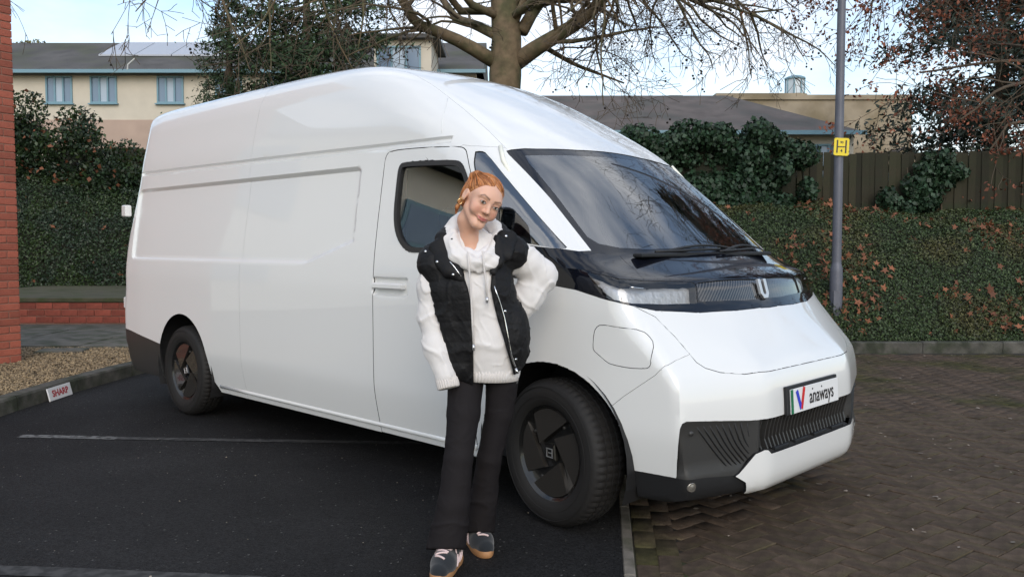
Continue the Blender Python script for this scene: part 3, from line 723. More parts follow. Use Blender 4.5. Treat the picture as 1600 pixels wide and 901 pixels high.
def surf(x=None, y=None, z=None, dirn='y'):
    """point and outward normal of the body, looking along y (flank) or x (front)"""
    if dirn == 'y': P = cast(np.array([[x, -1.3, z]]), np.array([[0, 1., 0]]))
    else: P = cast(np.array([[5.2, y, z]]), np.array([[-1., 0, 0]]))
    g = vgrad(P)[0]; return Vector(P[0]), Vector(g / np.linalg.norm(g))
def frame_at(p, n, up=Vector((0, 0, 1))):
    """matrix with local z = n, local y close to up"""
    xax = up.cross(n).normalized(); yax = n.cross(xax).normalized()
    M_ = Matrix((xax, yax, n)).transposed().to_4x4(); M_.translation = p; return M_
van = empty('delivery_van', VAN_LOC, -VAN_PHI)
tag(van, 'white high roof electric delivery van parked behind the woman', 'van')
def make_panels():
    bm, reg, L = build_body()
    bm.faces.ensure_lookup_table(); fl = list(bm.faces)
    V = np.array([v.co for v in bm.verts]); Nn = vgrad(V, .008); Nn /= np.linalg.norm(Nn, axis=1)[:, None]
    groups = {}
    for f, r in zip(fl, reg): groups.setdefault(r, []).append([v.index for v in f.verts])
    bm.free()
    paint = {'door', 'rear_side_panel', 'front_side_panel', 'roof', 'a_pillar', 'fender', 'charging_flap', 'bonnet', 'bumper', 'bumper_lip'}
    MT = {'door_window': M_glass, 'quarter_window': M_glass, 'windscreen': M_screen, 'windscreen_border': M_gloss, 'window_seal': M_seal, 'cowl_side': M_gloss, 'black_panel': M_gloss, 'hood': M_gloss,
          'headlight': M_lamp, 'grille': M_hatch, 'bumper_grille': M_plastic, 'valance': M_black, 'rear_bumper': M_plastic}
    GAP = {'door': .0046, 'charging_flap': .0024, 'bonnet': .0026, 'hood': .0018, 'bumper': .0010, 'fender': .0008, 'front_side_panel': .0008, 'rear_side_panel': .0004, 'roof': .0004, 'cowl_side': .0008, 'black_panel': .0006, 'a_pillar': .0006}
    objs = {}
    for r, faces in groups.items():
        if r in ('arch_f', 'arch_r'): continue
        ids = sorted({i for f in faces for i in f}); mp_ = {i: k for k, i in enumerate(ids)}
        v = V[ids].copy(); n = Nn[ids].copy(); fs = [[mp_[i] for i in f] for f in faces]
        off = {'door_window': -.010, 'quarter_window': -.006, 'windscreen': -.003, 'windscreen_border': -.003, 'window_seal': .004, 'bumper_lip': .012, 'headlight': -.002, 'grille': -.006}.get(r, 0)
        v = v + n * off
        if r == 'bumper_grille':
            m = sstep((.50 - np.abs(v[:, 1])) / .05) * sstep((v[:, 2] - .405) / .02) * sstep((.575 - v[:, 2]) / .012); v[:, 0] -= .055 * m
            m2 = sstep((np.abs(v[:, 1]) - .50) / .1) * sstep((.60 - v[:, 2]) / .05) * sstep((v[:, 2] - .35) / .05); v -= n * (.012 * m2)[:, None]
        def make(mir):
            b2 = bmesh.new(); bv = [b2.verts.new((q[0], -q[1] if mir else q[1], q[2])) for q in v]
            for f in fs:
                try: b2.faces.new([bv[i] for i in (f[::-1] if mir else f)])
                except ValueError: pass
            return b2
        def finish(b2, name):
            b2.normal_update()
            bv_ = [q for q in b2.verts if q.is_boundary]
            g = GAP.get(r, 0)
            if g:
                mvs = {}
                for q in bv_:
                    d = Vector((0, 0, 0))
                    for e in q.link_edges:
                        if e.is_boundary and e.link_faces:
                            f = e.link_faces[0]; t = (e.verts[1].co - e.verts[0].co).normalized(); w = t.cross(f.normal)
                            if w.dot(f.calc_center_median() - (e.verts[0].co + e.verts[1].co) / 2) < 0: w = -w
                            d += w
                    if d.length > 1e-6: mvs[q] = d.normalized() * g
                for q, d in mvs.items(): q.co += d
            lip = {'windscreen': 0, 'door_window': 0, 'quarter_window': 0, 'headlight': 0, 'rear_side_panel': 0, 'window_seal': .022}.get(r, .014)
            if lip:
                be = [e for e in b2.edges if e.is_boundary]; nm = {q: q.normal.copy() for q in b2.verts}
                src = {}
                res = bmesh.ops.extrude_edge_only(b2, edges=be)
                for g_ in res['geom']:
                    if isinstance(g_, bmesh.types.BMFace): g_.material_index = 1  # turned-in panel edges coloured black to paint the shade inside the gaps
                nv = [g_ for g_ in res['geom'] if isinstance(g_, bmesh.types.BMVert)]
                for q in nv:
                    for e in q.link_edges:
                        o_ = e.other_vert(q)
                        if o_ in nm and o_ not in nv: q.co -= nm[o_] * lip; break
            me = bpy.data.meshes.new(name); b2.to_mesh(me); b2.free()
            me.materials.append(M_paint if r in paint else MT.get(r, M_paint)); me.materials.append(M_black)
            me.polygons.foreach_set('use_smooth', [True] * len(me.polygons)); me.set_sharp_from_angle(angle=R(32))
            o = obj(name, me, van); return o
        if r in CENTRE:
            a = make(False); b = make(True)
            tmp = bpy.data.meshes.new('t'); b.to_mesh(tmp); a.from_mesh(tmp); bpy.data.meshes.remove(tmp); b.free()
            bmesh.ops.remove_doubles(a, verts=[q for q in a.verts if abs(q.co.y) < 2e-4], dist=6e-4)
            objs[r] = [finish(a, r)]
        else:
            objs[r] = [finish(make(False), r), finish(make(True), r)]
    return objs, L
def hatch_material():
    m = mat('hatched_grille', (.006, .006, .007), .10, coat=.6); nt = m.node_tree; b = nt.nodes['Principled BSDF']
    t = N(nt, 'ShaderNodeTexCoord'); mp_ = N(nt, 'ShaderNodeMapping'); mp_.inputs['Rotation'].default_value = (R(48), 0, 0)
    w = N(nt, 'ShaderNodeTexWave'); w.bands_direction = 'Y'; w.inputs['Scale'].default_value = 22
    c = N(nt, 'ShaderNodeValToRGB'); c.color_ramp.elements[0].color = (.004, .004, .005, 1); c.color_ramp.elements[1].color = (.075, .072, .07, 1); c.color_ramp.elements[0].position = .45; c.color_ramp.elements[1].position = .6
    nt.links.new(t.outputs['Object'], mp_.inputs[0]); nt.links.new(mp_.outputs[0], w.inputs[0]); nt.links.new(w.outputs['Fac'], c.inputs[0]); nt.links.new(c.outputs[0], b.inputs['Base Color'])
    return m
M_hatch = hatch_material()
panels, VL = make_panels()
panels['bumper_grille'][0]['label'] = 'charcoal plastic lower grille with slanting grooves'
M_fog = mat('fog_lens', (.30, .28, .25), .25, metal=.6)
M_reflect = mat('lamp_reflector', (.70, .70, .69), .42, metal=.6, bump=.5, bscale=35)
# ---- front details
def place(name, mb, m, M_, parent=van, smooth=False, bev=0):
    mb.v = [M_ @ Vector(q) for q in mb.v]; return mb.build(name, m, parent, smooth, bev)
p, n = surf(y=0, z=1.122, dirn='x'); fr = frame_at(p, n)
U = [(-.040, .052), (-.040, -.026), (-.020, -.050), (.020, -.050), (.040, -.026), (.040, .052), (.016, .052), (.016, -.020), (.008, -.028), (-.008, -.028), (-.016, -.020), (-.016, .052)]
place('emblem', MB().prism(U, .016), M_silver, fr, panels['grille'][0], bev=.002)
place('emblem_core', MB().prism([(-.010, .04), (-.010, -.014), (.010, -.014), (.010, .04)], .006), M_black, fr, panels['grille'][0])
for s in (-1, 1):
    hl = panels['headlight'][0 if s < 0 else 1]
    # reflector housing behind the lens
    me = hl.data.copy(); co = np.array([v.co for v in me.vertices]); cen = co.mean(0)
    nn = np.array([v.normal for v in me.vertices]); co2 = cen + (co - cen) * np.array([.985, .985, .93]); co2 -= nn * .045
    me.vertices.foreach_set('co', co2.astype(np.float32).ravel()); me.materials.clear(); me.materials.append(M_reflect); me.update()
    hs = obj('lamp_housing', me, hl)
    pts = []
    for yy in np.linspace(-.885, -.80, 5):
        p, n = surf(y=yy, z=1.165 - .012 * (yy + .885) / .085, dirn='x'); q = p - n * .012; pts.append((q.x, q.y * -s * 1.0 if s > 0 else q.y, q.z))
    MB().tube(pts, .006, 6).build('light_bar', M_whiteplastic if 'M_whiteplastic' in globals() else M_chrome, hl, True)
# number plate
pl = Vector((4.722, -.035, .628)); fr = frame_at(pl, Vector((1, 0, .06)).normalized())
plate = place('number_plate', MB().bbox((0, 0, -.004), (.548, .132, .018), .003), M_black, fr)
M_plate = mat('plate_white', (.78, .78, .78), .35); M_green = mat('plate_green', (.01, .16, .07), .4); M_blue = mat('print_blue', (.03, .05, .55), .4); M_red = mat('print_red', (.62, .02, .02), .4); M_ink = mat('print_black', (.012, .010, .012), .4)
place('plate_face', MB().bbox((.012, -.006, .008), (.520, .114, .006), .001), M_plate, fr, plate)
place('plate_band', MB().box((-.237, -.006, .0115), (.022, .112, .002)), M_green, fr, plate)
# the V of two slanting strokes, then the word
def stroke(a, b, w, z=.0125):
    a = Vector(a); b = Vector(b); d = (b - a).normalized(); q = Vector((-d.y, d.x)) * w / 2
    return MB().prism([tuple(a + q), tuple(a - q), tuple(b - q), tuple(b + q)], .0015, Matrix.Translation((0, 0, z)))
place('letter', stroke((-.190, .040), (-.150, -.048), .022), M_blue, fr, plate)
place('letter', stroke((-.112, .050), (-.146, -.050), .020, .0128), M_red, fr, plate)
tm = text_mesh('anaways', .098, M_ink, bold=.0012)
tm.transform(fr @ Matrix.Translation((.078, -.006, .0126)) @ Matrix.Scale(.84, 4, (1, 0, 0))); obj('lettering', tm, plate)
for dx in (-.022, .078): place('letter_dot', MB().lathe([(.0005, .0015), (.0045, .0015), (.0045, 0)], 10), M_ink, fr @ Matrix.Translation((dx, .030, .0115)), plate)
# slats and grooves of the lower grille
gr = panels['bumper_grille'][0]
for i in range(27):
    y = -.475 + .95 * i / 26
    x0 = 4.708 - max(0, abs(y) - .44) * .35
    pts = [(x0 - .006, y, .565), (x0 - .020, y * .995, .515), (x0 - .028, y * .985, .470), (x0 - .014, y * .97, .425)]
    mb = MB()
    v = []; w = .0055
    for (a, b, c) in pts: v += [(a, b - w, c), (a, b + w, c), (a - .035, b + w, c), (a - .035, b - w, c)]
    f = [(0, 1, 2, 3), (15, 14, 13, 12)]
    for k in range(3):
        for j in range(4): f.append((k * 4 + j, k * 4 + 4 + j, k * 4 + 4 + (j + 1) % 4, k * 4 + (j + 1) % 4))
    mb.add(v, f).build('slat', M_plastic, gr)
for s in (-1, 1):
    for i in range(10):
        t = i / 9; P = np.array([(-.845 + .31 * t, .578 - .012 * t), (-.765 + .235 * t, .475 + .008 * t), (-.655 + .165 * t, .355 + .08 * t)])
        P = chaik(P, 2, False); C3 = cast(np.c_[np.full(len(P), 5.2), P], np.tile([-1., 0, 0], (len(P), 1)))
        G = vgrad(C3); G /= np.linalg.norm(G, axis=1)[:, None]; C3 = C3 - G * .0105; C3[:, 1] *= -s
        MB().tube(C3.tolist(), .0042, 5).build('groove_shade', M_black, gr, True)  # black tubes standing in for the shade in the grooves
for i in range(4):
    y = -.31 + .205 * i
    MB().bbox((4.692, y, .417), (.03, .14, .016), .003).build('vent_slot', M_black, gr)
for s in (-1, 1):
    p, n = surf(y=-.868, z=.545, dirn='x'); p.y *= -s; n.y *= -s
    place('parking_sensor', MB().lathe([(.0005, .004), (.010, .004), (.012, -.012)], 14), M_plastic, frame_at(p - n * .008, n), gr, True)
    p, n = surf(y=-.862, z=.312, dirn='x'); p.y *= -s; n.y *= -s
    fg = place('fog_light', MB().lathe([(.0005, .002), (.013, .000), (.017, -.003), (.020, .000), (.022, -.012)], 20), M_fog, frame_at(p + n * .002, n), van, True)
# ---- door handle
for s in (-1, 1):
    mb = MB(); mb.bbox((2.652, -.996, 1.112), (.27, .022, .036), .008)
    mb.bbox((2.552, -.975, 1.112), (.03, .04, .03), .004); mb.bbox((2.765, -.975, 1.112), (.03, .04, .03), .004)
    if s > 0: mb.v = [(a, -b, c) for a, b, c in mb.v]; mb.f = [q[::-1] for q in mb.f]
    mb.build('door_handle', M_paint, panels['door'][0 if s < 0 else 1], True, angle=35)
# rear hinge blocks and lower bracket seen past the rear edge
for zz in (1.64, .84):
    MB().bbox((-1.092, -.945, zz), (.07, .055, .10), .008).build('door_hinge', M_paint, van, True, angle=35)
# wipers
for (ya, yb, z0) in ((-.40, .28, 1.303), (.12, .72, 1.303)):
    a = []
    for t in np.linspace(0, 1, 9):
        y = ya + (yb - ya) * t; zz = 1.306 + .03 * math.sin(t * math.pi * .9)
        q = cast(np.array([[5.2, y, zz]]), np.array([[-1., 0, 0]]))[0]; a.append((q[0] + .006, q[1], q[2] + .008))
    wp = MB().tube(a, [.007, .008, .0075, .007, .007, .007, .006, .006, .005], 6).build('wiper', M_black, van, True)
    b = []
    for t in np.linspace(-.1, 1, 7):
        y = ya + (yb - ya) * (t * .75 - .06); zz = 1.300 + .012 * t
        q = cast(np.array([[5.2, y, zz]]), np.array([[-1., 0, 0]]))[0]; b.append((q[0] + .010, q[1], q[2] + .014))
    MB().tube(b, .0065, 6).build('wiper_arm', M_black, wp, True)
MB().bbox((4.125, 0, 1.297), (.05, 1.30, .022), .006).build('cowl_strip', M_black, van)
# sill lip
pts = [(x, -.935, .292) for x in np.linspace(.56, 3.33, 8)]
for s in (1, -1): MB().tube([(a, b * s, c) for a, b, c in pts], .017, 8).build('sill', M_paint, van, True)
# underside and wheel housings
ub = MB(); ub.box((2.0, 0, .33), (3.0, 1.70, .16)); ub.box((-.75, 0, .42), (.56, 1.80, .2)); ub.box((4.35, 0, .42), (.3, 1.5, .26)); ub.build('underbody', M_black, van)
for cx, sgn in ((3.85, -1), (3.85, 1), (.02, -1), (.02, 1)):
    mb = MB(); n_ = 24; v = []; f = []
    for k in range(n_ + 1):
        a = -.35 + (math.pi + .7) * k / n_
        for yy in (.975, .55): v.append((cx + .462 * math.cos(a), sgn * yy, .355 + .462 * math.sin(a)))
    for k in range(n_): f.append((2 * k, 2 * k + 1, 2 * k + 3, 2 * k + 2) if sgn < 0 else (2 * k + 2, 2 * k + 3, 2 * k + 1, 2 * k))
    f.append(tuple(2 * k + 1 for k in range(n_ + 1)) if sgn < 0 else tuple(2 * k + 1 for k in range(n_, -1, -1)))
    mb.add(v, f).build('wheel_arch_liner', M_black, van)
# ---- wheels
def make_wheel():
    t = empty('wheel'); t.parent = van
    # tyre about local Z (axle), outward = +Z
    nA = 180; prof = []
    half = [(.225, .085), (.240, .098), (.262, .104), (.285, .107), (.305, .106), (.325, .100), (.337, .092), (.346, .080), (.351, .068)]
    tread = [(.354, .060, 1), (.354, .044, 1), (.346, .041, 0), (.346, .035, 0), (.355, .032, 1), (.355, .006, 1), (.347, .003, 0), (.347, -.003, 0), (.355, -.006, 1), (.355, -.032, 1), (.346, -.035, 0), (.346, -.041, 0), (.354, -.044, 1), (.354, -.060, 1)]
    rows = [(r, h, 0) for r, h in half] + tread + [(r, -h, 0) for r, h in reversed(half)]
    v = []; f = []
    for i, (r, h, blk) in enumerate(rows):
        for j in range(nA):
            th = 2 * math.pi * j / nA; rr = r
            if (blk or (r > .34)) and (j % 3 == 0): rr -= .006 if abs(h) > .03 else .004
            v.append((rr * math.cos(th), rr * math.sin(th), h))
    for i in range(len(rows) - 1):
        for j in range(nA): f.append((i * nA + j, i * nA + (j + 1) % nA, (i + 1) * nA + (j + 1) % nA, (i + 1) * nA + j))
    ty = MB().add(v, [q[::-1] for q in f]).build('tyre', M_rubber, t, True, angle=40)
    for rr in (.275, .318): MB().lathe([(rr - .002, .1055), (rr, .1085), (rr + .002, .1055)], 72).build('tyre_rib', M_rubber, ty, True)
    rim = MB().lathe([(.0005, .058), (.14, .058), (.19, .064), (.212, .074), (.222, .086), (.230, .090), (.232, .080), (.225, .03)], 64).build('wheel_cover', M_disc, t, True, angle=50)
    for k in range(4):
        R4 = Matrix.Rotation(-k * math.pi / 2, 4, 'Z')
        a0, a1 = math.atan2(.80, -.59), math.atan2(.79, .56); pol = []
        for q in np.linspace(a0, a1, 9): pol.append((.213 * math.cos(q), .213 * math.sin(q)))
        pol += [(-.34 * .222, .15 * .222)]
        pol = pol[::-1]
        v = []; m_ = len(pol)
        for (a, b) in pol: v.append(Vector((a, b, .060)))
        for (a, b) in pol:
            rr = math.hypot(a, b); v.append(Vector((a * .985, b * .985, .086 - .006 * (rr / .213) ** 2)))
        f = [tuple(range(m_, 2 * m_))] + [(j, (j + 1) % m_, m_ + (j + 1) % m_, m_ + j) for j in range(m_)]
        o_ = MB().add([R4 @ q for q in v], f).build('cover_blade', M_blade, rim)
    # emblem: two nested hooks in a tilted square
    mb = MB()
    E_ = Matrix.Rotation(R(8), 4, 'Z') @ Matrix.Translation((0, 0, .0585))
    for (x0, y0, x1, y1) in ((-.022, .018, .022, .022), (-.022, -.022, .022, -.018), (-.022, -.018, -.018, .018), (.018, -.018, .022, .018), (-.008, -.002, .018, .002)):
        mb.box(E_ @ Vector(((x0 + x1) / 2, (y0 + y1) / 2, .0245)), (x1 - x0, y1 - y0, .004))
    mb.build('wheel_emblem', M_silver, rim)
    MB().bbox((0, 0, .070), (.075, .075, .024), .006, Matrix.Rotation(R(8), 3, 'Z')).build('hub_cap', M_disc, rim)
    # callipers and studs seen through the slots
    for k in range(4):
        a = k * math.pi / 2 - .55; MB().lathe([(.0005, .008), (.007, .008), (.009, 0)], 8, Matrix.Translation((.155 * math.cos(a), .155 * math.sin(a), .058))).build('wheel_bolt', M_plastic, rim, True)
    return t
w0 = make_wheel()
def copy_tree(o, parent):
    c = o.copy(); COL.objects.link(c); c.parent = parent
    for ch in [q for q in o.children]: copy_tree(ch, c)
    return c
WH = [(3.85, -.868, .352, -9), (0, -.868, .352, 0), (3.85, .868, .352, -9), (0, .868, .352, 0)]
for i, (x, y, z, st) in enumerate(WH):
    w = w0 if i == 0 else copy_tree(w0, van)
    w.location = (x, y, z)
    base = Matrix.Rotation(R(90 if y < 0 else -90), 4, 'X')
    spin = Matrix.Rotation(R((0, 18, 40, 70)[i]), 4, 'Z')
    w.matrix_local = Matrix.Translation((x, y, z)) @ Matrix.Rotation(R(st), 4, 'Z') @ base @ spin
# ---- mirrors (the near one is behind the head of the woman)
for s in (-1, 1):
    mr = MB(); mr.bbox((3.50, s * 1.075, 1.455), (.10, .17, .27), .03)
    o_ = mr.build('wing_mirror', M_gloss, van, True, .012, 40)
    MB().bbox((3.46, s * .99, 1.375), (.07, .10, .045), .012).build('mirror_arm', M_gloss, o_, True, angle=40)
    MB().bbox((3.448, s * 1.075, 1.455), (.006, .14, .235), .002).build('mirror_glass', M_chrome, o_)
# ---- cab interior
MB().box((2.55, 0, 1.25), (.04, 1.74, 1.20)).build('bulkhead', M_cab, van)
MB().box((2.82, 0, 1.93), (.72, 1.40, .03)).build('headlining', M_cream, van)
MB().box((3.2, 0, .50), (1.5, 1.72, .06)).build('cab_floor', M_seat, van)
dash = MB().bbox((3.92, 0, 1.10), (.50, 1.70, .30), .06).build('dashboard', M_dash, van, True, angle=40)
MB().bbox((3.70, 0, 1.24), (.03, .42, .22), .01).build('display', M_gloss, dash)
for yy in (-.48, .0, .48):
    st = MB().bbox((2.98, yy, .84), (.50, .47, .16), .05).build('seat', M_seat, van, True, .02, 40)
    MB().bbox((2.74, yy, 1.14), (.13, .44, .52), .06, Matrix.Rotation(R(-10), 3, 'Y')).build('seat_back', M_seat, st, True, .02, 40)
    MB().bbox((2.68, yy, 1.49), (.08, .24, .16), .035, Matrix.Rotation(R(-8), 3, 'Y')).build('headrest', M_dash, st, True, .01, 40)
sw = MB(); sw.tube([(3.52 + .10 * math.cos(a) * .5, -.45 + .18 * math.sin(a), 1.17 + .17 * math.cos(a)) for a in np.linspace(0, 2 * math.pi, 29)], .014, 8, False)
sw.tube([(3.53, -.45, 1.16), (3.80, -.45, 1.05)], .03, 8); sw.build('steering_wheel', M_dash, van, True)
for s in (-1, 1):
    MB().tube([(3.36, s * .80, 1.86), (3.42, s * .84, 1.78), (3.55, s * .86, 1.62)], .012, 6).build('grab_handle', M_cream, van, True)
    MB().tube([(2.60, s * .82, 1.78), (2.62, s * .86, 1.40), (2.66, s * .86, .9)], .018, 6).build('seat_belt', M_dash, van, True)
# weld seam of the roof cap
for s in (-1, 1):
    P = sp_line([(2.976, -.863, 1.955), (2.94, -.835, 2.03), (2.90, -.77, 2.12), (2.84, -.70, 2.19)], rnd=2)
    P[:, 1] *= -s
    MB().tube(P.tolist(), .0022, 5).build('roof_seam', M_paint, van, True)
# ================================================================== the woman in front of the van
def Wp(px, py, Y):
    """point at depth Y that lies on the sight line through a measured spot of the figure"""
    cp, sp = math.cos(R(2.967)), math.sin(R(2.967)); X0 = (px - 800) / 1324.6; Y0 = (450.5 - py) / 1324.6
    t = Y / (cp + sp * Y0); return np.array([X0 * t, Y, CAM_H + (-sp + cp * Y0) * t])
class Grid:
    """distance field on a box grid; each shape only touches its own neighbourhood"""
    def __init__(s, lo, hi, h):
        s.lo = np.array(lo, float); s.h = h; s.n = np.ceil((np.array(hi) - s.lo) / h).astype(int) + 1; s.v = np.full(s.n, .06, np.float32)
    def block(s, lo, hi, m=.07):
        a = np.clip(np.floor((np.array(lo) - m - s.lo) / s.h).astype(int), 0, s.n - 1); b = np.clip(np.ceil((np.array(hi) + m - s.lo) / s.h).astype(int) + 1, 1, s.n)
        sl = tuple(slice(a[i], b[i]) for i in range(3)); ax = [s.lo[i] + np.arange(a[i], b[i]) * s.h for i in range(3)]
        return sl, np.stack(np.meshgrid(*ax, indexing='ij'), -1)
    def put(s, sl, d, k, op='u'):
        if op == 'u': s.v[sl] = smin(s.v[sl], d, k)
        elif op == 's': s.v[sl] = smax(s.v[sl], -d, k)
        elif op == 'i': s.v[sl] = smax(s.v[sl], d, k)
        return s
    def cap(s, a, b, ra, rb=None, k=.02, sy=1.0, op='u'):
        """tapered capsule; sy > 1 flattens it front to back"""
        rb = ra if rb is None else rb; a = np.array(a, float); b = np.array(b, float); r = max(ra, rb)
        sl, P = s.block(np.minimum(a, b) - r, np.maximum(a, b) + r); S = np.array([1, sy, 1]); p = (P - a) * S; d = (b - a) * S
        t = np.clip((p @ d) / max(d @ d, 1e-9), 0, 1); q = np.sqrt(((p - t[..., None] * d) ** 2).sum(-1)) - (ra + (rb - ra) * t)
        return s.put(sl, q / (1 if sy <= 1 else sy ** .5), k, op)
    def chain(s, pts, rads, k=.02, sy=1.0, op='u'):
        for i in range(len(pts) - 1): s.cap(pts[i], pts[i + 1], rads[i], rads[i + 1], k, sy, op)
        return s
    def ell(s, c, r, k=.02, M_=None, op='u'):
        c = np.array(c, float); r = np.array(r, float); R_ = r.max(); sl, P = s.block(c - R_, c + R_); p = P - c
        if M_ is not None: p = p @ np.array(M_)      # columns = local axes
        q = p / r; l = np.sqrt((q * q).sum(-1)); g = np.sqrt(((q / r) ** 2).sum(-1)) + 1e-9
        return s.put(sl, l * (l - 1) / g, k, op)
    def fn(s, f, lo, hi, k=.01, op='u'):
        sl, P = s.block(lo, hi, 0); return s.put(sl, f(P), k, op)
    def displace(s, f, band=.03):
        m = np.abs(s.v) < band; idx = np.argwhere(m); s.v[m] += f(s.lo + idx * s.h).astype(np.float32); return s
    def mesh(s, name, m, parent, origin, smooth_it=1):
        s.v[[0, -1]] = .06; s.v[:, [0, -1]] = .06; s.v[:, :, [0, -1]] = .06
        V, Q = nets_from_grid(s.v.astype(float), s.lo, s.h)
        me = fast_mesh(name, V - np.array(origin), Q, m, True); o = obj(name, me, parent)
        if smooth_it:
            md = o.modifiers.new('smooth', 'SMOOTH'); md.iterations = smooth_it; md.factor = .5
        return o, V
def waves(P, seed, f, n=10, aniso=(1, 1, 1)):
    r_ = np.random.default_rng(seed); o = 0
    for i in range(n):
        k = r_.normal(size=3) * np.array(aniso) * f; o = o + np.sin(P @ k + r_.uniform(0, 6.28) + .8 * np.sin(P @ (k[::-1] * .6)))
    return o / n ** .5
PO = np.array([-.20, 3.58, 0.0])
person = empty('person', PO.tolist()); tag(person, 'woman in black gilet and cream hoodie leaning by the van with hand on hip', 'person')
# ---- head and neck
M_skin = bpy.data.materials.new('skin'); M_skin.use_nodes = True
_nt = M_skin.node_tree; _b = _nt.nodes['Principled BSDF']; _at = N(_nt, 'ShaderNodeAttribute'); _at.attribute_name = 'Col'; _nt.links.new(_at.outputs['Color'], _b.inputs['Base Color'])
_b.inputs['Roughness'].default_value = .48; _b.inputs['Subsurface Weight'].default_value = .12; _b.inputs['Subsurface Radius'].default_value = (.010, .004, .002)
HC = Wp(752.5, 314, 3.56)
HR = (Matrix.Rotation(R(26), 3, 'Y') @ Matrix.Rotation(R(27), 3, 'Z') @ Matrix.Rotation(R(4), 3, 'X'))     # roll to image right, turn to image right
HRn = np.array(HR)
def hw_(p): return HC + HRn @ np.array(p, float)          # head-local to world
NB = Wp(736, 388, 3.62)
g = Grid(np.minimum(HC, NB) - np.array([.17, .17, .16]), HC + np.array([.16, .16, .17]), .0030)
g.ell(hw_((0, .018, .026)), (.072, .092, .080), .01, HRn); g.ell(hw_((0, -.028, -.038)), (.048, .058, .065), .030, HRn)
g.ell(hw_((0, -.048, .026)), (.060, .045, .044), .03, HRn)
g.cap(hw_((-.008, -.074, -.094)), hw_((.008, -.074, -.094)), .0145, None, .022)
for s in (-1, 1):
    g.cap(hw_((s * .042, .0, -.050)), hw_((s * .016, -.062, -.089)), .016, .013, .025)      # jaw line
    g.ell(hw_((s * .035, -.060, -.022)), (.023, .024, .022), .026, HRn)                     # cheek
    g.ell(hw_((s * .028, -.079, .024)), (.026, .012, .009), .016, HRn)                      # brow ridge
    g.ell(hw_((s * .031, -.106, .004)), (.020, .018, .012), .014, HRn, 's')                 # eye hollow
    g.ell(hw_((s * .031, -.079, .003)), (.0165, .0135, .0125), .006, HRn)                   # lids over the eyeball
    g.ell(hw_((s * .075, .012, -.004)), (.008, .020, .031), .010, HRn); g.ell(hw_((s * .083, .006, -.002)), (.005, .010, .018), .006, HRn, 's')
g.cap(hw_((0, -.086, .014)), hw_((0, -.104, -.026)), .0060, .0085, .014); g.ell(hw_((0, -.106, -.028)), (.0085, .008, .0072), .008, HRn)
for s in (-1, 1): g.ell(hw_((s * .0100, -.094, -.031)), (.0062, .008, .0058), .008, HRn)
for s in (-1, 1):
    g.chain([hw_((s * .028, -.0775, -.0530)), hw_((s * .014, -.0880, -.0570)), hw_((0, -.0905, -.0590))], [.0020, .0036, .0040], .007)
    g.chain([hw_((s * .027, -.0775, -.0545)), hw_((s * .013, -.0870, -.0640)), hw_((0, -.0890, -.0665))], [.0020, .0042, .0048], .007)
    g.ell(hw_((s * .040, -.066, -.040)), (.016, .014, .014), .020, HRn)
g.chain([hw_((-.030, -.0815, -.0530)), hw_((-.014, -.0925, -.0595)), hw_((0, -.0955, -.0618)), hw_((.014, -.0925, -.0595)), hw_((.030, -.0815, -.0530))], [.0012, .0014, .0014, .0014, .0012], .003, 1, 's')
g.chain([hw_((0, .018, -.045)), hw_((-.004, .026, -.10)), NB + np.array([0, -.01, .02]), NB + np.array([0, .0, -.08])], [.043, .039, .042, .082], .025)
body, V = g.mesh('body', M_skin, person, PO, 1)
loc = (V - HC) @ HRn      # head-local coordinates of the vertices
x, y, z = loc.T; col = np.tile(np.array([.72, .42, .30]), (len(V), 1))
def blend(m, c): col[:] = col * (1 - m[:, None]) + np.array(c) * m[:, None]
blend(.45 * np.exp(-(((np.abs(x) - .040) / .020) ** 2 + ((z + .030) / .018) ** 2)) * (y < -.03), (.62, .22, .15))     # blush
blend(.5 * np.exp(-((z + .16) / .06) ** 2), (.56, .29, .18))                                                        # neck, deeper in tone
lip = np.exp(-((np.abs(x) / .0280) ** 6)) * np.exp(-(((z + .0622 - 9.5 * x * x) / (.0088 - .0045 * np.clip(np.abs(x) / .025, 0, 1))) ** 4)) * (y < -.070); blend(np.clip(lip, 0, 1) * .95, (.47, .125, .115))
blend(.5 * np.exp(-((np.abs(x) / .024) ** 6)) * np.exp(-(((z + .0616 - 9.5 * x * x) / .0014) ** 2)) * (y < -.070), (.26, .07, .055))
bz = .0225 + .010 * np.clip((np.abs(x) - .012) / .03, 0, 1) - .012 * np.clip((np.abs(x) - .038) / .018, 0, 1)
blend(.85 * np.exp(-(((z - bz) / .0036) ** 2)) * (np.abs(x) > .011) * (np.abs(x) < .053) * (y < -.04), (.085, .035, .017))     # eyebrows
blend(.28 * np.exp(-(((np.abs(x) - .031) / .020) ** 2 + ((z - .007) / .0085) ** 2)) * (y < -.05), (.26, .105, .065))            # eye shadow
blend(.15 * np.exp(-(((x) / .016) ** 2 + ((z + .040) / .005) ** 2)) * (y < -.08), (.30, .11, .075))
ca = body.data.color_attributes.new('Col', 'FLOAT_COLOR', 'POINT'); ca.data.foreach_set('color', np.c_[col, np.ones(len(V))].astype(np.float32).ravel())
M_eye = mat('eye_white', (.62, .58, .55), .2); M_iris = mat('iris', (.045, .030, .018), .1); M_lash = mat('lash', (.012, .008, .007), .7); M_gold = mat('gold', (.80, .52, .25), .2, metal=1.0)
def at_head(mb): mb.v = [tuple(hw_(q) - PO) for q in mb.v]; return mb
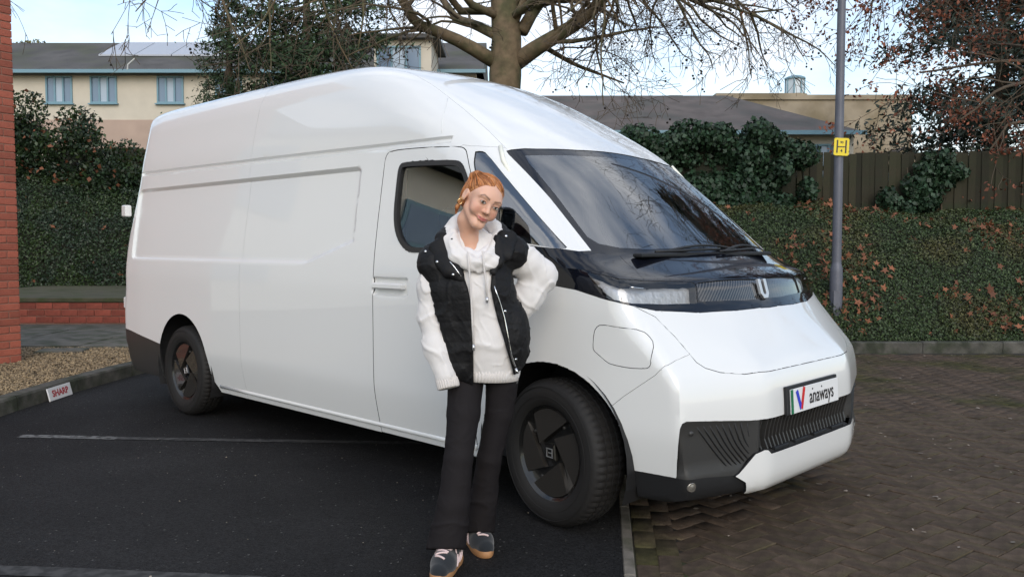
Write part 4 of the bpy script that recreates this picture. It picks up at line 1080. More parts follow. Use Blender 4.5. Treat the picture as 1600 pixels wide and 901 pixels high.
for s in (-1, 1):
    e = MB(); n_ = 10
    vv = []; ff = []
    for i in range(7):          # almond patch of the open eye
        t = -1 + 2 * i / 6
        for j in (-1, 0, 1):
            vv.append((s * .031 + t * .0145, -.0938 + .005 * t * t + .001 * j * j, .0025 + j * .0052 * (1 - t * t) + s * 0 + .0012 * t * s))
    for i in range(6):
        for j in range(2): ff.append((i * 3 + j, i * 3 + 3 + j, i * 3 + 4 + j, i * 3 + 1 + j))
    at_head(MB().add(vv, ff)).build('eye', M_eye, body, True)
    at_head(MB().lathe([(.0004, .0008), (.0048, .0006), (.0052, 0)], 12, Matrix.Translation((s * .031 - .0028, -.0944, .0036)) @ Matrix.Rotation(R(90), 4, 'X'))).build('iris', M_iris, body, True)
    at_head(MB().tube([(s * .031 + t * .0152, -.0952 + .0052 * t * t, .0028 + .0056 * (1 - t * t) + .0016 * t * s) for t in np.linspace(-1, 1, 9)], [.0006, .0009, .0011, .0012, .0012, .0012, .0011, .0009, .0006], 5)).build('eyelash', M_lash, body, True)
    at_head(MB().tube([(s * .031 + t * .0140, -.0940 + .0050 * t * t, .0022 - .0050 * (1 - t * t) + .0016 * t * s) for t in np.linspace(-1, 1, 7)], .0006, 4)).build('lower_lash', M_lash, body, True)
at_head(MB().tube([(-.084 + .010 * math.cos(a), .004, -.042 + .012 * math.sin(a)) for a in np.linspace(0, 6.283, 15)], .0030, 6, False)).build('earring', M_gold, body, True)
at_head(MB().lathe([(.0004, .003), (.003, .002), (.0035, 0)], 8, Matrix.Translation((-.084, .004, -.024)))).build('ear_stud', M_gold, body, True)
# ---- hair drawn back into a bun
M_hair = bpy.data.materials.new('ginger_hair'); M_hair.use_nodes = True; _nt = M_hair.node_tree; _b = _nt.nodes['Principled BSDF']; _b.inputs['Roughness'].default_value = .42
_t = N(_nt, 'ShaderNodeAttribute'); _t.attribute_name = 'strand'; _w = N(_nt, 'ShaderNodeTexNoise'); _w.inputs['Scale'].default_value = 1.0; _w.inputs['Detail'].default_value = 3; _nt.links.new(_t.outputs['Vector'], _w.inputs['Vector'])
_r = N(_nt, 'ShaderNodeValToRGB'); _r.color_ramp.elements[0].position = .32; _r.color_ramp.elements[0].color = (.22, .062, .016, 1); _r.color_ramp.elements[1].position = .68; _r.color_ramp.elements[1].color = (.62, .27, .095, 1)
_nt.links.new(_w.outputs['Fac'], _r.inputs[0]); _nt.links.new(_r.outputs[0], _b.inputs['Base Color']); _bp = N(_nt, 'ShaderNodeBump'); _bp.inputs['Strength'].default_value = .5; _bp.inputs['Distance'].default_value = .004; _nt.links.new(_w.outputs['Fac'], _bp.inputs['Height']); _nt.links.new(_bp.outputs[0], _b.inputs['Normal'])
g = Grid(HC - .16, HC + .17, .0030)
g.ell(hw_((0, .018, .026)), (.072, .092, .080), .01, HRn); g.ell(hw_((0, -.048, .026)), (.060, .045, .044), .03, HRn); g.ell(hw_((0, .04, -.01)), (.062, .062, .062), .02, HRn)
sl, P = g.block(HC - .16, HC + .17, 0); q = (P - HC) @ HRn; X_, Y_, Z_ = q[..., 0], q[..., 1], q[..., 2]
hl = .085 - .78 * (Y_ + .080) - .75 * np.clip(np.abs(X_) - .040, 0, 1) + .012 * np.clip(1 - np.abs(X_ - .004) / .025, 0, 1) * (Y_ < 0)
hl = np.where(Y_ > .012, np.minimum(hl, -.004 - 1.5 * (Y_ - .012)), hl)
g.v[sl] -= (.0016 + .0085 * sstep((Z_ - hl) / .05)).astype(np.float32); g.v[sl] += (.005 * np.exp(-((X_ - .004) / .0035) ** 2) * (Y_ < .02) * (Z_ > .03)).astype(np.float32)
g.put(sl, (hl - Z_) * .75, .004, 'i')
for (c, r_) in (((-.060, .030, .084), .020), ((-.070, .038, .076), .017), ((-.054, .046, .082), .017), ((-.066, .024, .094), .011)): g.ell(hw_(c), (r_, r_ * .9, r_), .008, HRn)
g.chain([hw_((-.066, .045, -.030)), hw_((-.064, .052, -.070)), hw_((-.054, .055, -.098))], [.008, .008, .004], .010)
hair, V = g.mesh('hair', M_hair, person, PO, 1); loc = (V - HC) @ HRn
AX = np.array([-.066, .040, .088]) - np.array([0, .015, .02]); AX /= np.linalg.norm(AX); d = loc - np.array([0, .015, .02]); d /= np.linalg.norm(d, axis=1)[:, None]
u_ = np.cross(AX, [0, 1, 0]); u_ /= np.linalg.norm(u_); w_ = np.cross(AX, u_); az = np.arctan2(d @ w_, d @ u_); pol = np.arccos(np.clip(d @ AX, -1, 1))
sa = hair.data.attributes.new('strand', 'FLOAT_VECTOR', 'POINT'); sa.data.foreach_set('vector', np.c_[np.cos(az) * 14, np.sin(az) * 14, pol * 1.6].astype(np.float32).ravel())
mb = MB(); rs_ = np.random.default_rng(4); hr = random.Random(9); C0 = Vector(HC - PO) + HR @ Vector((0, .015, .02)); bpy.context.view_layer.update()
for k in range(110):
    a_ = hr.uniform(0, 6.283); p0 = hr.uniform(1.0, 2.0); pts = []
    for t in np.linspace(0, 1, 8):
        po = p0 * (1 - t) + .18; dl = AX * math.cos(po) + (u_ * math.cos(a_ + .12 * t) + w_ * math.sin(a_ + .12 * t)) * math.sin(po)
        ok, p, n, i = hair.ray_cast(C0 - Vector((0, 0, 0)), HR @ Vector(dl))
        if ok: pts.append(p + n * (.0006 + hr.uniform(0, .0010)))
    if len(pts) > 4: mb.tube(pts, [.0006] + [hr.uniform(.0012, .0024)] * (len(pts) - 2) + [.0007], 4)
for k in range(9):           # flyaway wisps round the hairline and bun
    a_ = hr.uniform(0, 6.283); po = hr.uniform(.2, 1.5); dl = AX * math.cos(po) + (u_ * math.cos(a_) + w_ * math.sin(a_)) * math.sin(po)
    ok, p, n, i = hair.ray_cast(C0, HR @ Vector(dl))
    if ok:
        q = Vector((hr.gauss(0, 1), hr.gauss(0, 1), hr.gauss(0, 1))).normalized(); mb.tube([p, p + n * .006 + q * .006, p + n * .007 + q * .014, p + n * .006 + q * .022], [.0004, .0004, .0003, .0002], 3)
o = mb.build('hair_strands', mat('ginger_strand', (.42, .155, .045), .45, island=.55), hair, True); o['kind'] = 'stuff'
# ---- hoodie
M_hoodie = mat('cream_fleece', (.73, .70, .68), .92, bump=.12, bscale=420, sheen=.25, var=.03, vscale=9); M_rib = mat('cream_rib', (.66, .62, .59), .92, sheen=.2)
SHR, ELR, WRR = Wp(684, 406, 3.63), Wp(676, 492, 3.61), Wp(698, 592, 3.54)
SHL, ELL, WRL = Wp(800, 393, 3.67), Wp(845, 430, 3.74), Wp(806, 495, 3.70)
TOP, CH, WA, HI = Wp(738, 392, 3.64), Wp(738, 455, 3.62), Wp(757, 530, 3.62), Wp(762, 585, 3.64)
h = .0055; g = Grid((-.48, 3.34, .70), (.26, 3.90, 1.50), h)
g.chain([TOP, CH, WA, HI], [.105, .148, .138, .135], .05, 1.45); g.cap(SHR + np.array([.03, 0, -.01]), SHL - np.array([.03, 0, .01]), .060, .060, .05)
g.chain([SHR, .5 * (SHR + ELR) + np.array([-.012, 0, 0]), ELR, .5 * (ELR + WRR) + np.array([-.010, 0, -.005]), WRR + (ELR - WRR) * .06], [.060, .060, .057, .053, .046], .035)
g.chain([SHL, .5 * (SHL + ELL), ELL, .5 * (ELL + WRL), WRL], [.062, .066, .066, .064, .050], .035)
def hoodfold(P):
    a_ = waves(P, 5, 17, 9, (1.3, .8, .9)); b_ = waves(P, 8, 26, 8, (1.2, .8, 1)); sh = -.0060 * np.exp(-(a_ / .16) ** 2) - .0035 * np.exp(-(b_ / .16) ** 2) + waves(P, 6, 60, 8) * .0007
    arm = sstep((.92 - P[:, 2]) / .1)
    return sh
g.displace(hoodfold)
g.fn(lambda P: (.772 + .015 * (P[..., 0] + .1)) - P[..., 2], (-.21, 3.3, .69), (.2, 3.9, .80), .006, 'i')
hood, _ = g.mesh('hoodie', M_hoodie, person, PO, 2)
# hood lying round the neck, its opening showing the throat
g = Grid((-.40, 3.40, 1.20), (.04, 3.86, 1.55), .0045)
ring = [Wp(716, 352, 3.69), Wp(708, 364, 3.62), Wp(712, 382, 3.56), Wp(726, 400, 3.52), Wp(745, 411, 3.505), Wp(761, 401, 3.53), Wp(773, 382, 3.58), Wp(777, 364, 3.66)]
g.chain(ring, [.019, .019, .018, .017, .016, .017, .018, .019], .016)
for q_ in ([Wp(702, 358, 3.68), Wp(698, 376, 3.60), Wp(710, 402, 3.53), Wp(736, 421, 3.51)], [Wp(786, 368, 3.68), Wp(786, 388, 3.60), Wp(772, 410, 3.54), Wp(750, 422, 3.515)]): g.chain(q_, [.020, .022, .021, .013], .02)
g.chain([Wp(716, 350, 3.68), Wp(728, 352, 3.75), Wp(752, 352, 3.77), Wp(772, 356, 3.70)], [.04, .055, .055, .036], .03)
g.displace(lambda P: -.005 * np.exp(-(waves(P, 9, 26, 8) / .25) ** 2) + waves(P, 10, 60, 6) * .001)
o, _ = g.mesh('hood', M_hoodie, hood, PO, 2)
def tube_w(name, pts, rad, m, parent, n=7): return MB().tube([tuple(np.array(q) - PO) for q in pts], rad, n).build(name, m, parent, True)
# ribbed hem and cuff
def ribbed(name, c0, c1, rx, ry, n, parent, amp=.0028, cuffdir=None):
    v = []; f = []; a = np.array(c0); b = np.array(c1); ax = (b - a) / np.linalg.norm(b - a); u = np.cross(ax, [0, 1, 0]); u /= np.linalg.norm(u); w = np.cross(ax, u); m_ = n * 4
    for i, (t, sc) in enumerate(((0, .93), (.06, 1.0), (.5, 1.015), (.94, .99), (1, .90))):
        c = a + (b - a) * t
        for j in range(m_):
            th = 2 * math.pi * j / m_; k = 1 + (amp / rx) * math.cos(n * th); v.append(tuple(c + (u * math.cos(th) * rx + w * math.sin(th) * ry) * sc * k - PO))
    for i in range(4):
        for j in range(m_): f.append((i * m_ + j, i * m_ + (j + 1) % m_, i * m_ + m_ + (j + 1) % m_, i * m_ + m_ + j))
    f.append(tuple(range(4 * m_, 5 * m_)))
    return MB().add(v, f).build(name, M_rib, parent, True)
ribbed('cuff', WRR + (ELR - WRR) * .10, WRR + (WRR - ELR) * .14, .046, .040, 26, hood)
ribbed('hem_rib', HI + np.array([-.004, 0, .035]), HI + np.array([-.006, 0, -.022]), .137, .100, 60, hood)
front = lambda px, py, Y: Wp(px, py, Y)
for pts in ([(731, 393), (733, 420), (736, 460), (738, 500), (740, 540)], [(754, 392), (756, 415), (759, 440), (761, 466)]):
    cord = tube_w('drawstring', [front(a, b, 3.485 + .004 * i) for i, (a, b) in enumerate(pts)], .0042, M_rib, hood)
    a, b = pts[-1]; tube_w('cord_tip', [front(a, b - 2, 3.49), front(a, b + 7, 3.49)], .0058, M_silver, cord)
g = Grid(Wp(745, 396, 3.57) - .10, Wp(745, 396, 3.57) + .10, .0045); g.chain([Wp(722, 384, 3.60), Wp(732, 395, 3.565), Wp(746, 401, 3.55), Wp(759, 394, 3.57), Wp(767, 382, 3.60)], [.018, .020, .020, .020, .018], .012); g.ell(Wp(745, 412, 3.575), (.05, .03, .04), .02); tee, _ = g.mesh('t_shirt', mat('white_cotton', (.74, .72, .72), .9), person, PO, 1)
# ---- gilet
M_gilet = mat('black_nylon', (.0055, .0053, .0060), .62, spec=.28, bump=.25, bscale=70)
OPEN = np.array([(375, 706, 770), (400, 711, 771), (425, 722, 768), (450, 731, 766), (475, 736, 771), (500, 738, 777), (525, 739, 785), (550, 739, 792), (575, 739, 799), (605, 739, 806)], float)
g = Grid((-.46, 3.34, .70), (.22, 3.92, 1.50), h)
g.chain([TOP + np.array([0, .0, -.01]), CH, WA + np.array([.0, 0, 0]), HI + np.array([.0, 0, .0])], [.115, .170, .162, .160], .05, 1.42)
g.chain([Wp(684, 425, 3.60), Wp(702, 500, 3.585), Wp(716, 575, 3.57)], [.060, .055, .045], .04)
g.cap(SHR + np.array([-.004, 0, -.008]), SHL + np.array([.008, 0, -.006]), .060, .058, .05)
g.cap(TOP + np.array([0, .01, -.0]), SHR + np.array([-.012, 0, .0]), .075, .060, .04); g.cap(TOP + np.array([0, .01, -.0]), SHL + np.array([.006, 0, .0]), .075, .058, .04)
g.ell(SHR + np.array([-.022, 0, -.020]), (.050, .082, .044), .05); g.ell(SHL + np.array([.004, 0, -.018]), (.044, .080, .042), .05)
g.ell(Wp(806, 520, 3.62), (.055, .075, .12), .04)
# armholes
for S_, E_, r_ in ((SHR, ELR, .060), (SHL, ELL, .060)):
    d = (E_ - S_) / np.linalg.norm(E_ - S_); g.cap(S_ + d * .075, S_ + d * .34, r_, r_ + .004, .018, 1, 's')
g.cap(ELR + np.array([-.035, -.02, .06]), WRR + np.array([-.045, -.05, 0]), .056, .056, .012, 1, 's')
g.cap(TOP + np.array([0, -.03, .05]), TOP + np.array([.0, -.02, .16]), .085, .11, .02, 1, 's')
def quilt(P):
    zz = P[:, 2] + .02 * np.sin(P[:, 0] * 9); u = (zz / .088) % 1.0
    a_ = waves(P, 15, 20, 9); return .0020 * np.exp(-((u - .5) / .06) ** 2) - .001 - .005 * np.exp(-(a_ / .15) ** 2) - .003 * np.exp(-(waves(P, 17, 34, 8) / .15) ** 2) + waves(P, 16, 60, 8) * .0008
g.displace(quilt)
def opening(P):
    y_ = P[..., 1]; d = y_ * .99866 - (P[..., 2] - CAM_H) * (-.0518); px = 800 + P[..., 0] / 3.50 * 1324.6; py = 450.5 - ((P[..., 2] - CAM_H) + .0518 * 3.5) / 3.50 * 1324.6
    l = np.interp(py, OPEN[:, 0], OPEN[:, 1]); r = np.interp(py, OPEN[:, 0], OPEN[:, 2]); m = (l + r) / 2; return np.maximum((np.abs(px - m) - (r - l) / 2) / 378., y_ - 3.66)
g.fn(opening, (-.46, 3.34, .70), (.22, 3.70, 1.50), .012, 's')
g.fn(lambda P: (.752 + .35 * np.clip(P[..., 0] + .10, 0, 1) + .02 * np.sin(P[..., 0] * 20)) - P[..., 2], (-.46, 3.34, .69), (.22, 3.92, .95), .012, 'i')
vest, _ = g.mesh('gilet', M_gilet, person, PO, 2)
# turned-back collar flaps
g = Grid((-.40, 3.36, 1.14), (.10, 3.80, 1.46), .0045)
def slab(pts, th, k=.012):
    """thick folded cloth: a fan of flattened capsules"""
    for a, b, r_ in pts: g.cap(a, b, r_, r_ * .85, k, 1.9)
slab([(Wp(696, 378, 3.60), Wp(712, 428, 3.505), .030), (Wp(688, 384, 3.58), Wp(700, 424, 3.51), .030), (Wp(706, 380, 3.56), Wp(721, 436, 3.50), .018), (Wp(680, 388, 3.58), Wp(690, 412, 3.53), .026)], 0)
slab([(Wp(786, 368, 3.62), Wp(778, 412, 3.535), .028), (Wp(798, 372, 3.63), Wp(792, 400, 3.56), .026), (Wp(778, 372, 3.58), Wp(769, 425, 3.52), .016)], 0)
g.chain([Wp(690, 372, 3.62), Wp(704, 362, 3.70), Wp(740, 362, 3.76), Wp(780, 362, 3.72), Wp(794, 372, 3.64)], [.030, .034, .034, .034, .028], .02)
g.displace(lambda P: -.004 * np.exp(-(waves(P, 18, 24, 8) / .3) ** 2) + waves(P, 19, 50, 6) * .0012)
o, _ = g.mesh('collar', M_gilet, vest, PO, 2)
dgp = bpy.context.evaluated_depsgraph_get(); dgp.update()
def on_surface(px, py, objs, lift=.0):
    """nearest point of the clothes along the sight line through a measured spot"""
    o0 = Vector((0, 0, CAM_H)); d = Vector(Wp(px, py, 3.5)) - o0; d.normalize(); best = None
    for ob in objs:
        ok, p, n, i = ob.ray_cast(o0 - Vector(PO), d)
        if ok and (best is None or (p - (o0 - Vector(PO))).length < best[0]): best = ((p - (o0 - Vector(PO))).length, p, n)
    if best is None: return Vector(Wp(px, py, 3.46) - PO), Vector((0, -1, 0))
    return best[1] + best[2] * lift, best[2]
cl = [vest, o]
for (px, py) in ((665, 393), (683, 409), (708, 429), (770.6, 387), (790.6, 369), (789, 486), (805.7, 561)):
    p, n = on_surface(px, py, cl, .001); mb = MB().lathe([(.0004, .0045), (.0042, .004), (.0062, .002), (.0068, -.002)], 12); M_ = frame_at(p, n); mb.v = [M_ @ Vector(q) for q in mb.v]; mb.build('snap_button', M_chrome, vest, True)
def surf_tube(name, pts, rad, m, parent, objs, n=12, lift=.002):
    P = chaik(np.array(pts, float), 2, False); Q = [on_surface(a, b, objs, lift)[0] for a, b in P]
    ys = np.array([q.y for q in Q]); ys2 = np.array([np.median(ys[max(0, i - 2):i + 3]) for i in range(len(ys))])
    for q, y_ in zip(Q, ys2): q.y = y_
    return MB().tube(Q, rad, 6).build(name, m, parent, True)
zp = surf_tube('zip', [(772, 447), (780, 470), (789, 500), (794, 530), (799, 556), (806, 575)], .0034, M_chrome, vest, [vest])
tube_w('zip_pull', [Wp(806, 575, 3.455), Wp(809, 583, 3.45)], .005, M_chrome, zp)
surf_tube('zip', [(703, 409), (713, 421), (720, 432)], .0028, M_chrome, vest, cl)
# ---- trousers
M_trouser = mat('charcoal_jersey', (.0125, .0105, .0115), .8, spec=.2, bump=.08, bscale=300)
L1 = [Wp(729, 580, 3.64), Wp(724, 645, 3.58), Wp(717, 715, 3.52), Wp(709, 785, 3.50), Wp(697, 858, 3.49)]; L2 = [Wp(786, 575, 3.66), Wp(780, 645, 3.66), Wp(764, 715, 3.66), Wp(756, 775, 3.69), Wp(748, 828, 3.715)]
g = Grid((-.42, 3.36, .02), (.13, 3.88, .92), h)
g.chain(L1, [.080, .070, .059, .067, .083], .012); g.chain(L2, [.076, .060, .052, .058, .071], .012); g.cap(Wp(736, 548, 3.655), Wp(782, 546, 3.67), .098, .096, .03, 1.1)
def tfold(P):
    k = sstep((.62 - P[:, 2]) / .2); a_ = waves(P, 25, 15, 9, (1, .8, 1)); return -.0045 * (.35 + .65 * k) * np.exp(-(a_ / .16) ** 2) - .002 * np.exp(-(waves(P, 27, 30, 8) / .14) ** 2)
g.displace(tfold)
for A, B_, r_ in ((L1[-1], L1[-2], .060), (L2[-1], L2[-2], .050)):
    d = (A - B_) / np.linalg.norm(A - B_); g.cap(A + d * .03, A - d * .07, r_, r_ - .01, .006, 1, 's')
    sl, P = g.block(A - np.array([.11, .12, .12]), A + np.array([.11, .12, .02]), 0); g.put(sl, (P - A) @ d - .004, .004, 'i') if False else None
g.fn(lambda P: np.where(P[..., 1] < 3.605, (.074 - .40 * (P[..., 1] - 3.49)) , .072 - .40 * (P[..., 1] - 3.70)) - P[..., 2], (-.42, 3.36, .02), (.13, 3.88, .16), .005, 'i')
trousers, _ = g.mesh('trousers', M_trouser, person, PO, 2)
mk = MB()
p, n = on_surface(808, 596, [trousers], .001); M_ = frame_at(p, n)
for (cx, cy, w, hh) in ((-.005, 0, .002, .016), (.004, 0, .002, .016), (-.0005, 0, .009, .002)): mk.box((cx, cy, .0005), (w, hh, .001))
mk.v = [M_ @ Vector(q) for q in mk.v]; mk.build('small_emblem', M_silver, trousers)
# ---- trainers
M_suede = mat('navy_suede', (.007, .010, .014), .9, sheen=.3, bump=.15, bscale=400); M_gum = mat('gum_sole', (.40, .20, .085), .6, var=.06); M_pink = mat('pale_pink', (.68, .52, .50), .8)
def shoe(pos, yaw):
    t = empty('trainer'); t.parent = person
    t.location = (pos[0] - PO[0], pos[1] - PO[1], 0); t.rotation_euler = (0, 0, yaw); t.scale = (1.1, 1.06, 1.06)
    # local: toe towards -y
    g = Grid((-.07, -.16, 0), (.07, .15, .15), .004)
    g.chain([(0, .095, .048), (0, .03, .052), (.003, -.045, .042), (.004, -.100, .034)], [.036, .040, .042, .034], .03); g.chain([(0, .075, .07), (0, .055, .118)], [.036, .035], .02)
    g.cap((0, .058, .13), (0, .05, .16), .028, .03, .004, 1, 's'); sl, P = g.block((-.07, -.16, 0), (.07, .15, .15), 0); g.put(sl, .020 - P[..., 2], .003, 'i')
    me_o, _ = g.mesh('upper', M_suede, t, (0, 0, 0), 1)
    out = [(.030, .118), (.041, .085), (.040, .03), (.045, -.04), (.043, -.085), (.026, -.128), (.004, -.140), (-.020, -.130), (-.036, -.095), (-.041, -.04), (-.036, .03), (-.038, .085), (-.028, .118), (0, .130)]
    P2 = chaik(out, 2)[::-1]; sole = MB(); m_ = len(P2); v = []
    for zz, sc in ((0.001, .965), (.006, 1.0), (.022, 1.01), (.029, .985)): v += [(a * sc, b * sc, zz) for a, b in P2]
    f = [tuple(range(m_)), tuple(range(4 * m_ - 1, 3 * m_ - 1, -1))]
    for i in range(3): f += [(i * m_ + j, i * m_ + m_ + j, i * m_ + m_ + (j + 1) % m_, i * m_ + (j + 1) % m_) for j in range(m_)]
    sole.add(v, f).build('sole', M_gum, t, True, angle=45)
    dg_ = bpy.context.evaluated_depsgraph_get(); dg_.update()
    def top(xx, yy):
        ok, p, n, i = me_o.ray_cast(Vector((xx, yy, .2)), Vector((0, 0, -1))); return (p + n * .0025) if ok else Vector((xx, yy, .07))
    for k in range(5):
        y0 = -.002 - .019 * k; w = .025 - .0015 * k
        MB().tube([top(xx, y0 + (.006 if k % 2 else -.006) * xx / w) for xx in np.linspace(-w, w, 7)], .0042, 6).build('lace', M_pink, t, True)
    for s in (-1, 1):
        MB().tube([top(s * .006, .016) + Vector((0, 0, .004)), top(s * .026, .008) + Vector((s * .006, 0, .006)), Vector((s * .043, -.002, .050)), Vector((s * .047, .006, .036))], .0026, 5).build('lace_loop', M_pink, t, True)
        for k in range(3):
            q = []
            for u in np.linspace(0, 1, 5):
                yy = -.028 + .024 * k + .030 * u; zz = .030 + .036 * u
                ok, p, n, i = me_o.ray_cast(Vector((s * .12, yy, zz)), Vector((-s, 0, 0)))
                if ok: q.append(p + n * .0012)
            if len(q) > 2: MB().tube(q, .0048, 5).build('stripe', M_pink, t, True)
    return t
s1 = Wp(697, 880, 3.46); s2 = Wp(747, 846, 3.72)
shoe((s1[0] + .002, 3.455), R(-14)); shoe((s2[0] + .0, 3.715), R(18))
# ================================================================== planting, fence, buildings, trees
def leaf_mesh(name, P, size, m, nrm=None, spread=1.0, asp=.55, fold=.15, seed=1, k=4):
    """one small folded blade per point"""
    r_ = np.random.default_rng(seed); n = len(P)
    d = r_.normal(size=(n, 3)); d /= np.linalg.norm(d, axis=1)[:, None]
    if nrm is not None: d = nrm + d * spread; d /= np.linalg.norm(d, axis=1)[:, None]
    a = r_.normal(size=(n, 3)); a -= (a * d).sum(1)[:, None] * d; a /= np.linalg.norm(a, axis=1)[:, None]; b = np.cross(d, a)
    s = r_.uniform(size[0], size[1], n)[:, None]
    if k == 4:
        V = np.stack([P - a * s * .5, P + b * s * asp * .5 + d * s * fold, P + a * s * .5, P - b * s * asp * .5 + d * s * fold], 1)
    else:       # ragged five-lobed leaf
        V = []
        for q, rr in enumerate((1, .42, .85, .38, .95, .38, .85, .42, .62, .30)):
            t = q / 10 * 2 * math.pi; V.append(P + (a * math.cos(t) + b * math.sin(t)) * s * .55 * rr + d * s * fold * (rr - .5) * r_.uniform(-1, 1.6, (n, 1)))
        V = np.stack(V, 1); k = 10
    return fast_mesh(name, V.reshape(-1, 3), np.arange(n * k).reshape(n, k), m, k=k)
def nz3(P, sc, seed=0.0):
    return np.array([mnoise.noise(Vector((x * sc + seed, y * sc, z * sc))) for x, y, z in P])
M_cover = mat('ground_cover_leaf', (.034, .058, .016), .6, island=.6, col2=(.080, .066, .016), c2scale=1.1, c2lo=.45, c2hi=.72)
M_coverdk = mat('hedge_leaf', (.020, .040, .016), .5, island=.55, col2=(.03, .055, .012), c2scale=1.5)
M_ivy = mat('ivy_leaf', (.016, .042, .018), .6, island=.5)
M_brown = mat('fallen_leaf', (.19, .068, .030), .75, island=.45)
M_twig = mat('twig_bark', (.085, .062, .040), .85, var=.2, vscale=3)
M_bark = mat('plane_bark', (.17, .125, .075), .9, col2=(.085, .080, .038), c2scale=2.2, c2lo=.42, c2hi=.6, bump=.8, bscale=14, var=.25, vscale=7)
M_soil = mat('bank_soil', (.016, .017, .009), .95, bump=.6, bscale=12)
M_fence = mat('fence_board', (.028, .022, .012), .9, island=.35, col2=(.018, .025, .009), c2scale=2.4, c2lo=.42, c2hi=.62, bump=.3, bscale=40)
def terrain(name, X, Y, zf, m):
    gx_, gy_ = np.meshgrid(X, Y, indexing='ij'); z = zf(gx_, gy_); nx, ny = gx_.shape
    V = np.stack([gx_, gy_, z], -1).reshape(-1, 3); i = np.arange(nx * ny).reshape(nx, ny)
    Q = np.stack([i[:-1, :-1], i[1:, :-1], i[1:, 1:], i[:-1, 1:]], -1).reshape(-1, 4)
    o = obj(name, fast_mesh(name, V, Q, m, True)); o['kind'] = 'structure'; return o
def lump(x, y, a=.10, sc=1.1):
    return a * (np.sin(x * 2.1 * sc + 1.3 * np.sin(y * 1.7 * sc)) * np.cos(y * 1.9 * sc + .8 * np.sin(x * 1.1 * sc)) + .6 * np.sin(x * 4.7 * sc + y * 3.1) * np.sin(y * 5.3 * sc - x))
def bank_r(x, y):
    t = np.clip((y - 10.72) / 2.9, 0, 1)
    z = .10 + 1.78 * (1 - (1 - t) ** 1.9) + .06 * np.clip(4.5 - x, -2, 3) * t
    return z + lump(x, y, .075) * np.clip(t * 6, 0, 1)
def bank_l(x, y):
    t = np.clip((y - 17.25) / 3.0, 0, 1)
    z = .42 + 2.15 * (1 - (1 - t) ** 3.2) + .16 * np.clip(-7.6 - x, -2.5, 4) * t
    return z + lump(x, y, .12, .7) * np.clip(t * 5, 0, 1)
terrain('planted_bank', np.linspace(-2.5, 16, 90), np.linspace(10.70, 17, 60), bank_r, M_soil)
terrain('planted_bank', np.linspace(-16, -3.2, 70), np.linspace(17.22, 24, 50), bank_l, M_soil)
def cover(name, fn, xr, yr, n, size, m, label, seed, lift=.09, k=4, dens=None, spread=.9):
    r_ = np.random.default_rng(seed); x = r_.uniform(*xr, n); y = yr[0] + (yr[1] - yr[0]) * r_.uniform(0, 1, n) ** 1.25
    if dens is not None: ok = r_.uniform(size=n) < dens(x, y); x, y = x[ok], y[ok]
    z = fn(x, y); e = .03; gx_ = (fn(x + e, y) - z) / e; gy_ = (fn(x, y + e) - z) / e
    nr = np.stack([-gx_, -gy_, np.ones_like(x)], 1); nr /= np.linalg.norm(nr, axis=1)[:, None]
    P = np.stack([x, y, z], 1) + nr * (r_.uniform(-.01, 1, len(x)) ** 1.5 * lift)[:, None]
    o = obj(name, leaf_mesh(name, P, size, m, nr, spread, seed=seed, k=k)); tag(o, label, 'leaves' if k != 4 else 'ground cover', kind='stuff'); return o
cover('ground_cover', bank_r, (1.0, 9.4), (10.70, 14.0), 190000, (.018, .046), M_cover, 'low clipped green ground cover over the bank on the right', 11, .10)
cover('ground_cover', bank_l, (-13.5, -5.2), (17.24, 20.6), 85000, (.035, .075), M_coverdk, 'dark green clipped hedge bank behind the low brick wall', 12, .14)
def clump(x, y): return np.clip(1.5 * (np.sin(x * 1.9 + y * 1.3) * np.sin(y * 2.3 - x * .7) + .35 * np.sin(x * 5.1) * np.sin(y * 4.3)) + .12 + .5 * np.clip((y - 12.6), 0, 1) + .6 * np.exp(-((x - 4.45) / .35) ** 2) * (y < 12.2), .05, 1)
cover('fallen_leaves', bank_r, (1.0, 9.4), (10.80, 14.0), 4200, (.06, .15), M_brown, 'brown fallen leaves caught in the ground cover on the right bank', 13, .13, 5, clump)
cover('fallen_leaves', bank_l, (-12.5, -5.6), (17.3, 20.4), 420, (.08, .17), M_brown, 'brown fallen leaves caught in the hedge bank on the left', 14, .16, 5, lambda x, y: np.clip(.10 + .8 * (np.abs(x + 9.7) < 1.0) * (y > 17.8) * (np.sin(x * 5 + y * 3) > -.3), 0, 1))
# ---- fences of upright boards
def fence(name, a, b, z0, z1, w, label, m, lean=.01):
    t = empty(name, (a[0], a[1], 0)); tag(t, label, 'fence')
    d = Vector((b[0] - a[0], b[1] - a[1], 0)); n = int(d.length / w); u = d.normalized(); r_ = random.Random(n)
    bd = MB().bbox((0, 0, 0), (w * 1.06, .018, 1.0), .003); me = mesh_from(bd.v, bd.f, 'board', m); ra = math.atan2(u.y, u.x)
    for i in range(n):
        q = u * (i + .5) * w; h = z1 - z0 + r_.uniform(-.03, .02); f_ = i / n
        o = obj('board', me, t, (q.x, q.y + (.010 if i % 2 else -.010), z0 + h / 2 + (z1 - z0) * 0), (r_.gauss(0, .004), r_.gauss(0, lean), ra)); o.scale = (1, 1, h)
    for zz in (z0 + .25 * (z1 - z0), z0 + .85 * (z1 - z0)):
        mb = MB().box((d.length / 2, .045, zz), (d.length, .04, .08)); mb.v = [Matrix.Rotation(ra, 3, 'Z') @ Vector(q) for q in mb.v]; mb.build('rail', m, t)
    return t
fence('wooden_fence', (3.9, 14.25), (10.2, 13.7), 1.2, 2.86, .105, 'mossy brown close board fence along the top of the right bank', M_fence)
fence('wooden_fence', (-11.5, 21.2), (-5.0, 21.6), 1.6, 3.75, .12, 'dark brown board fence behind the left hedge', M_fence)
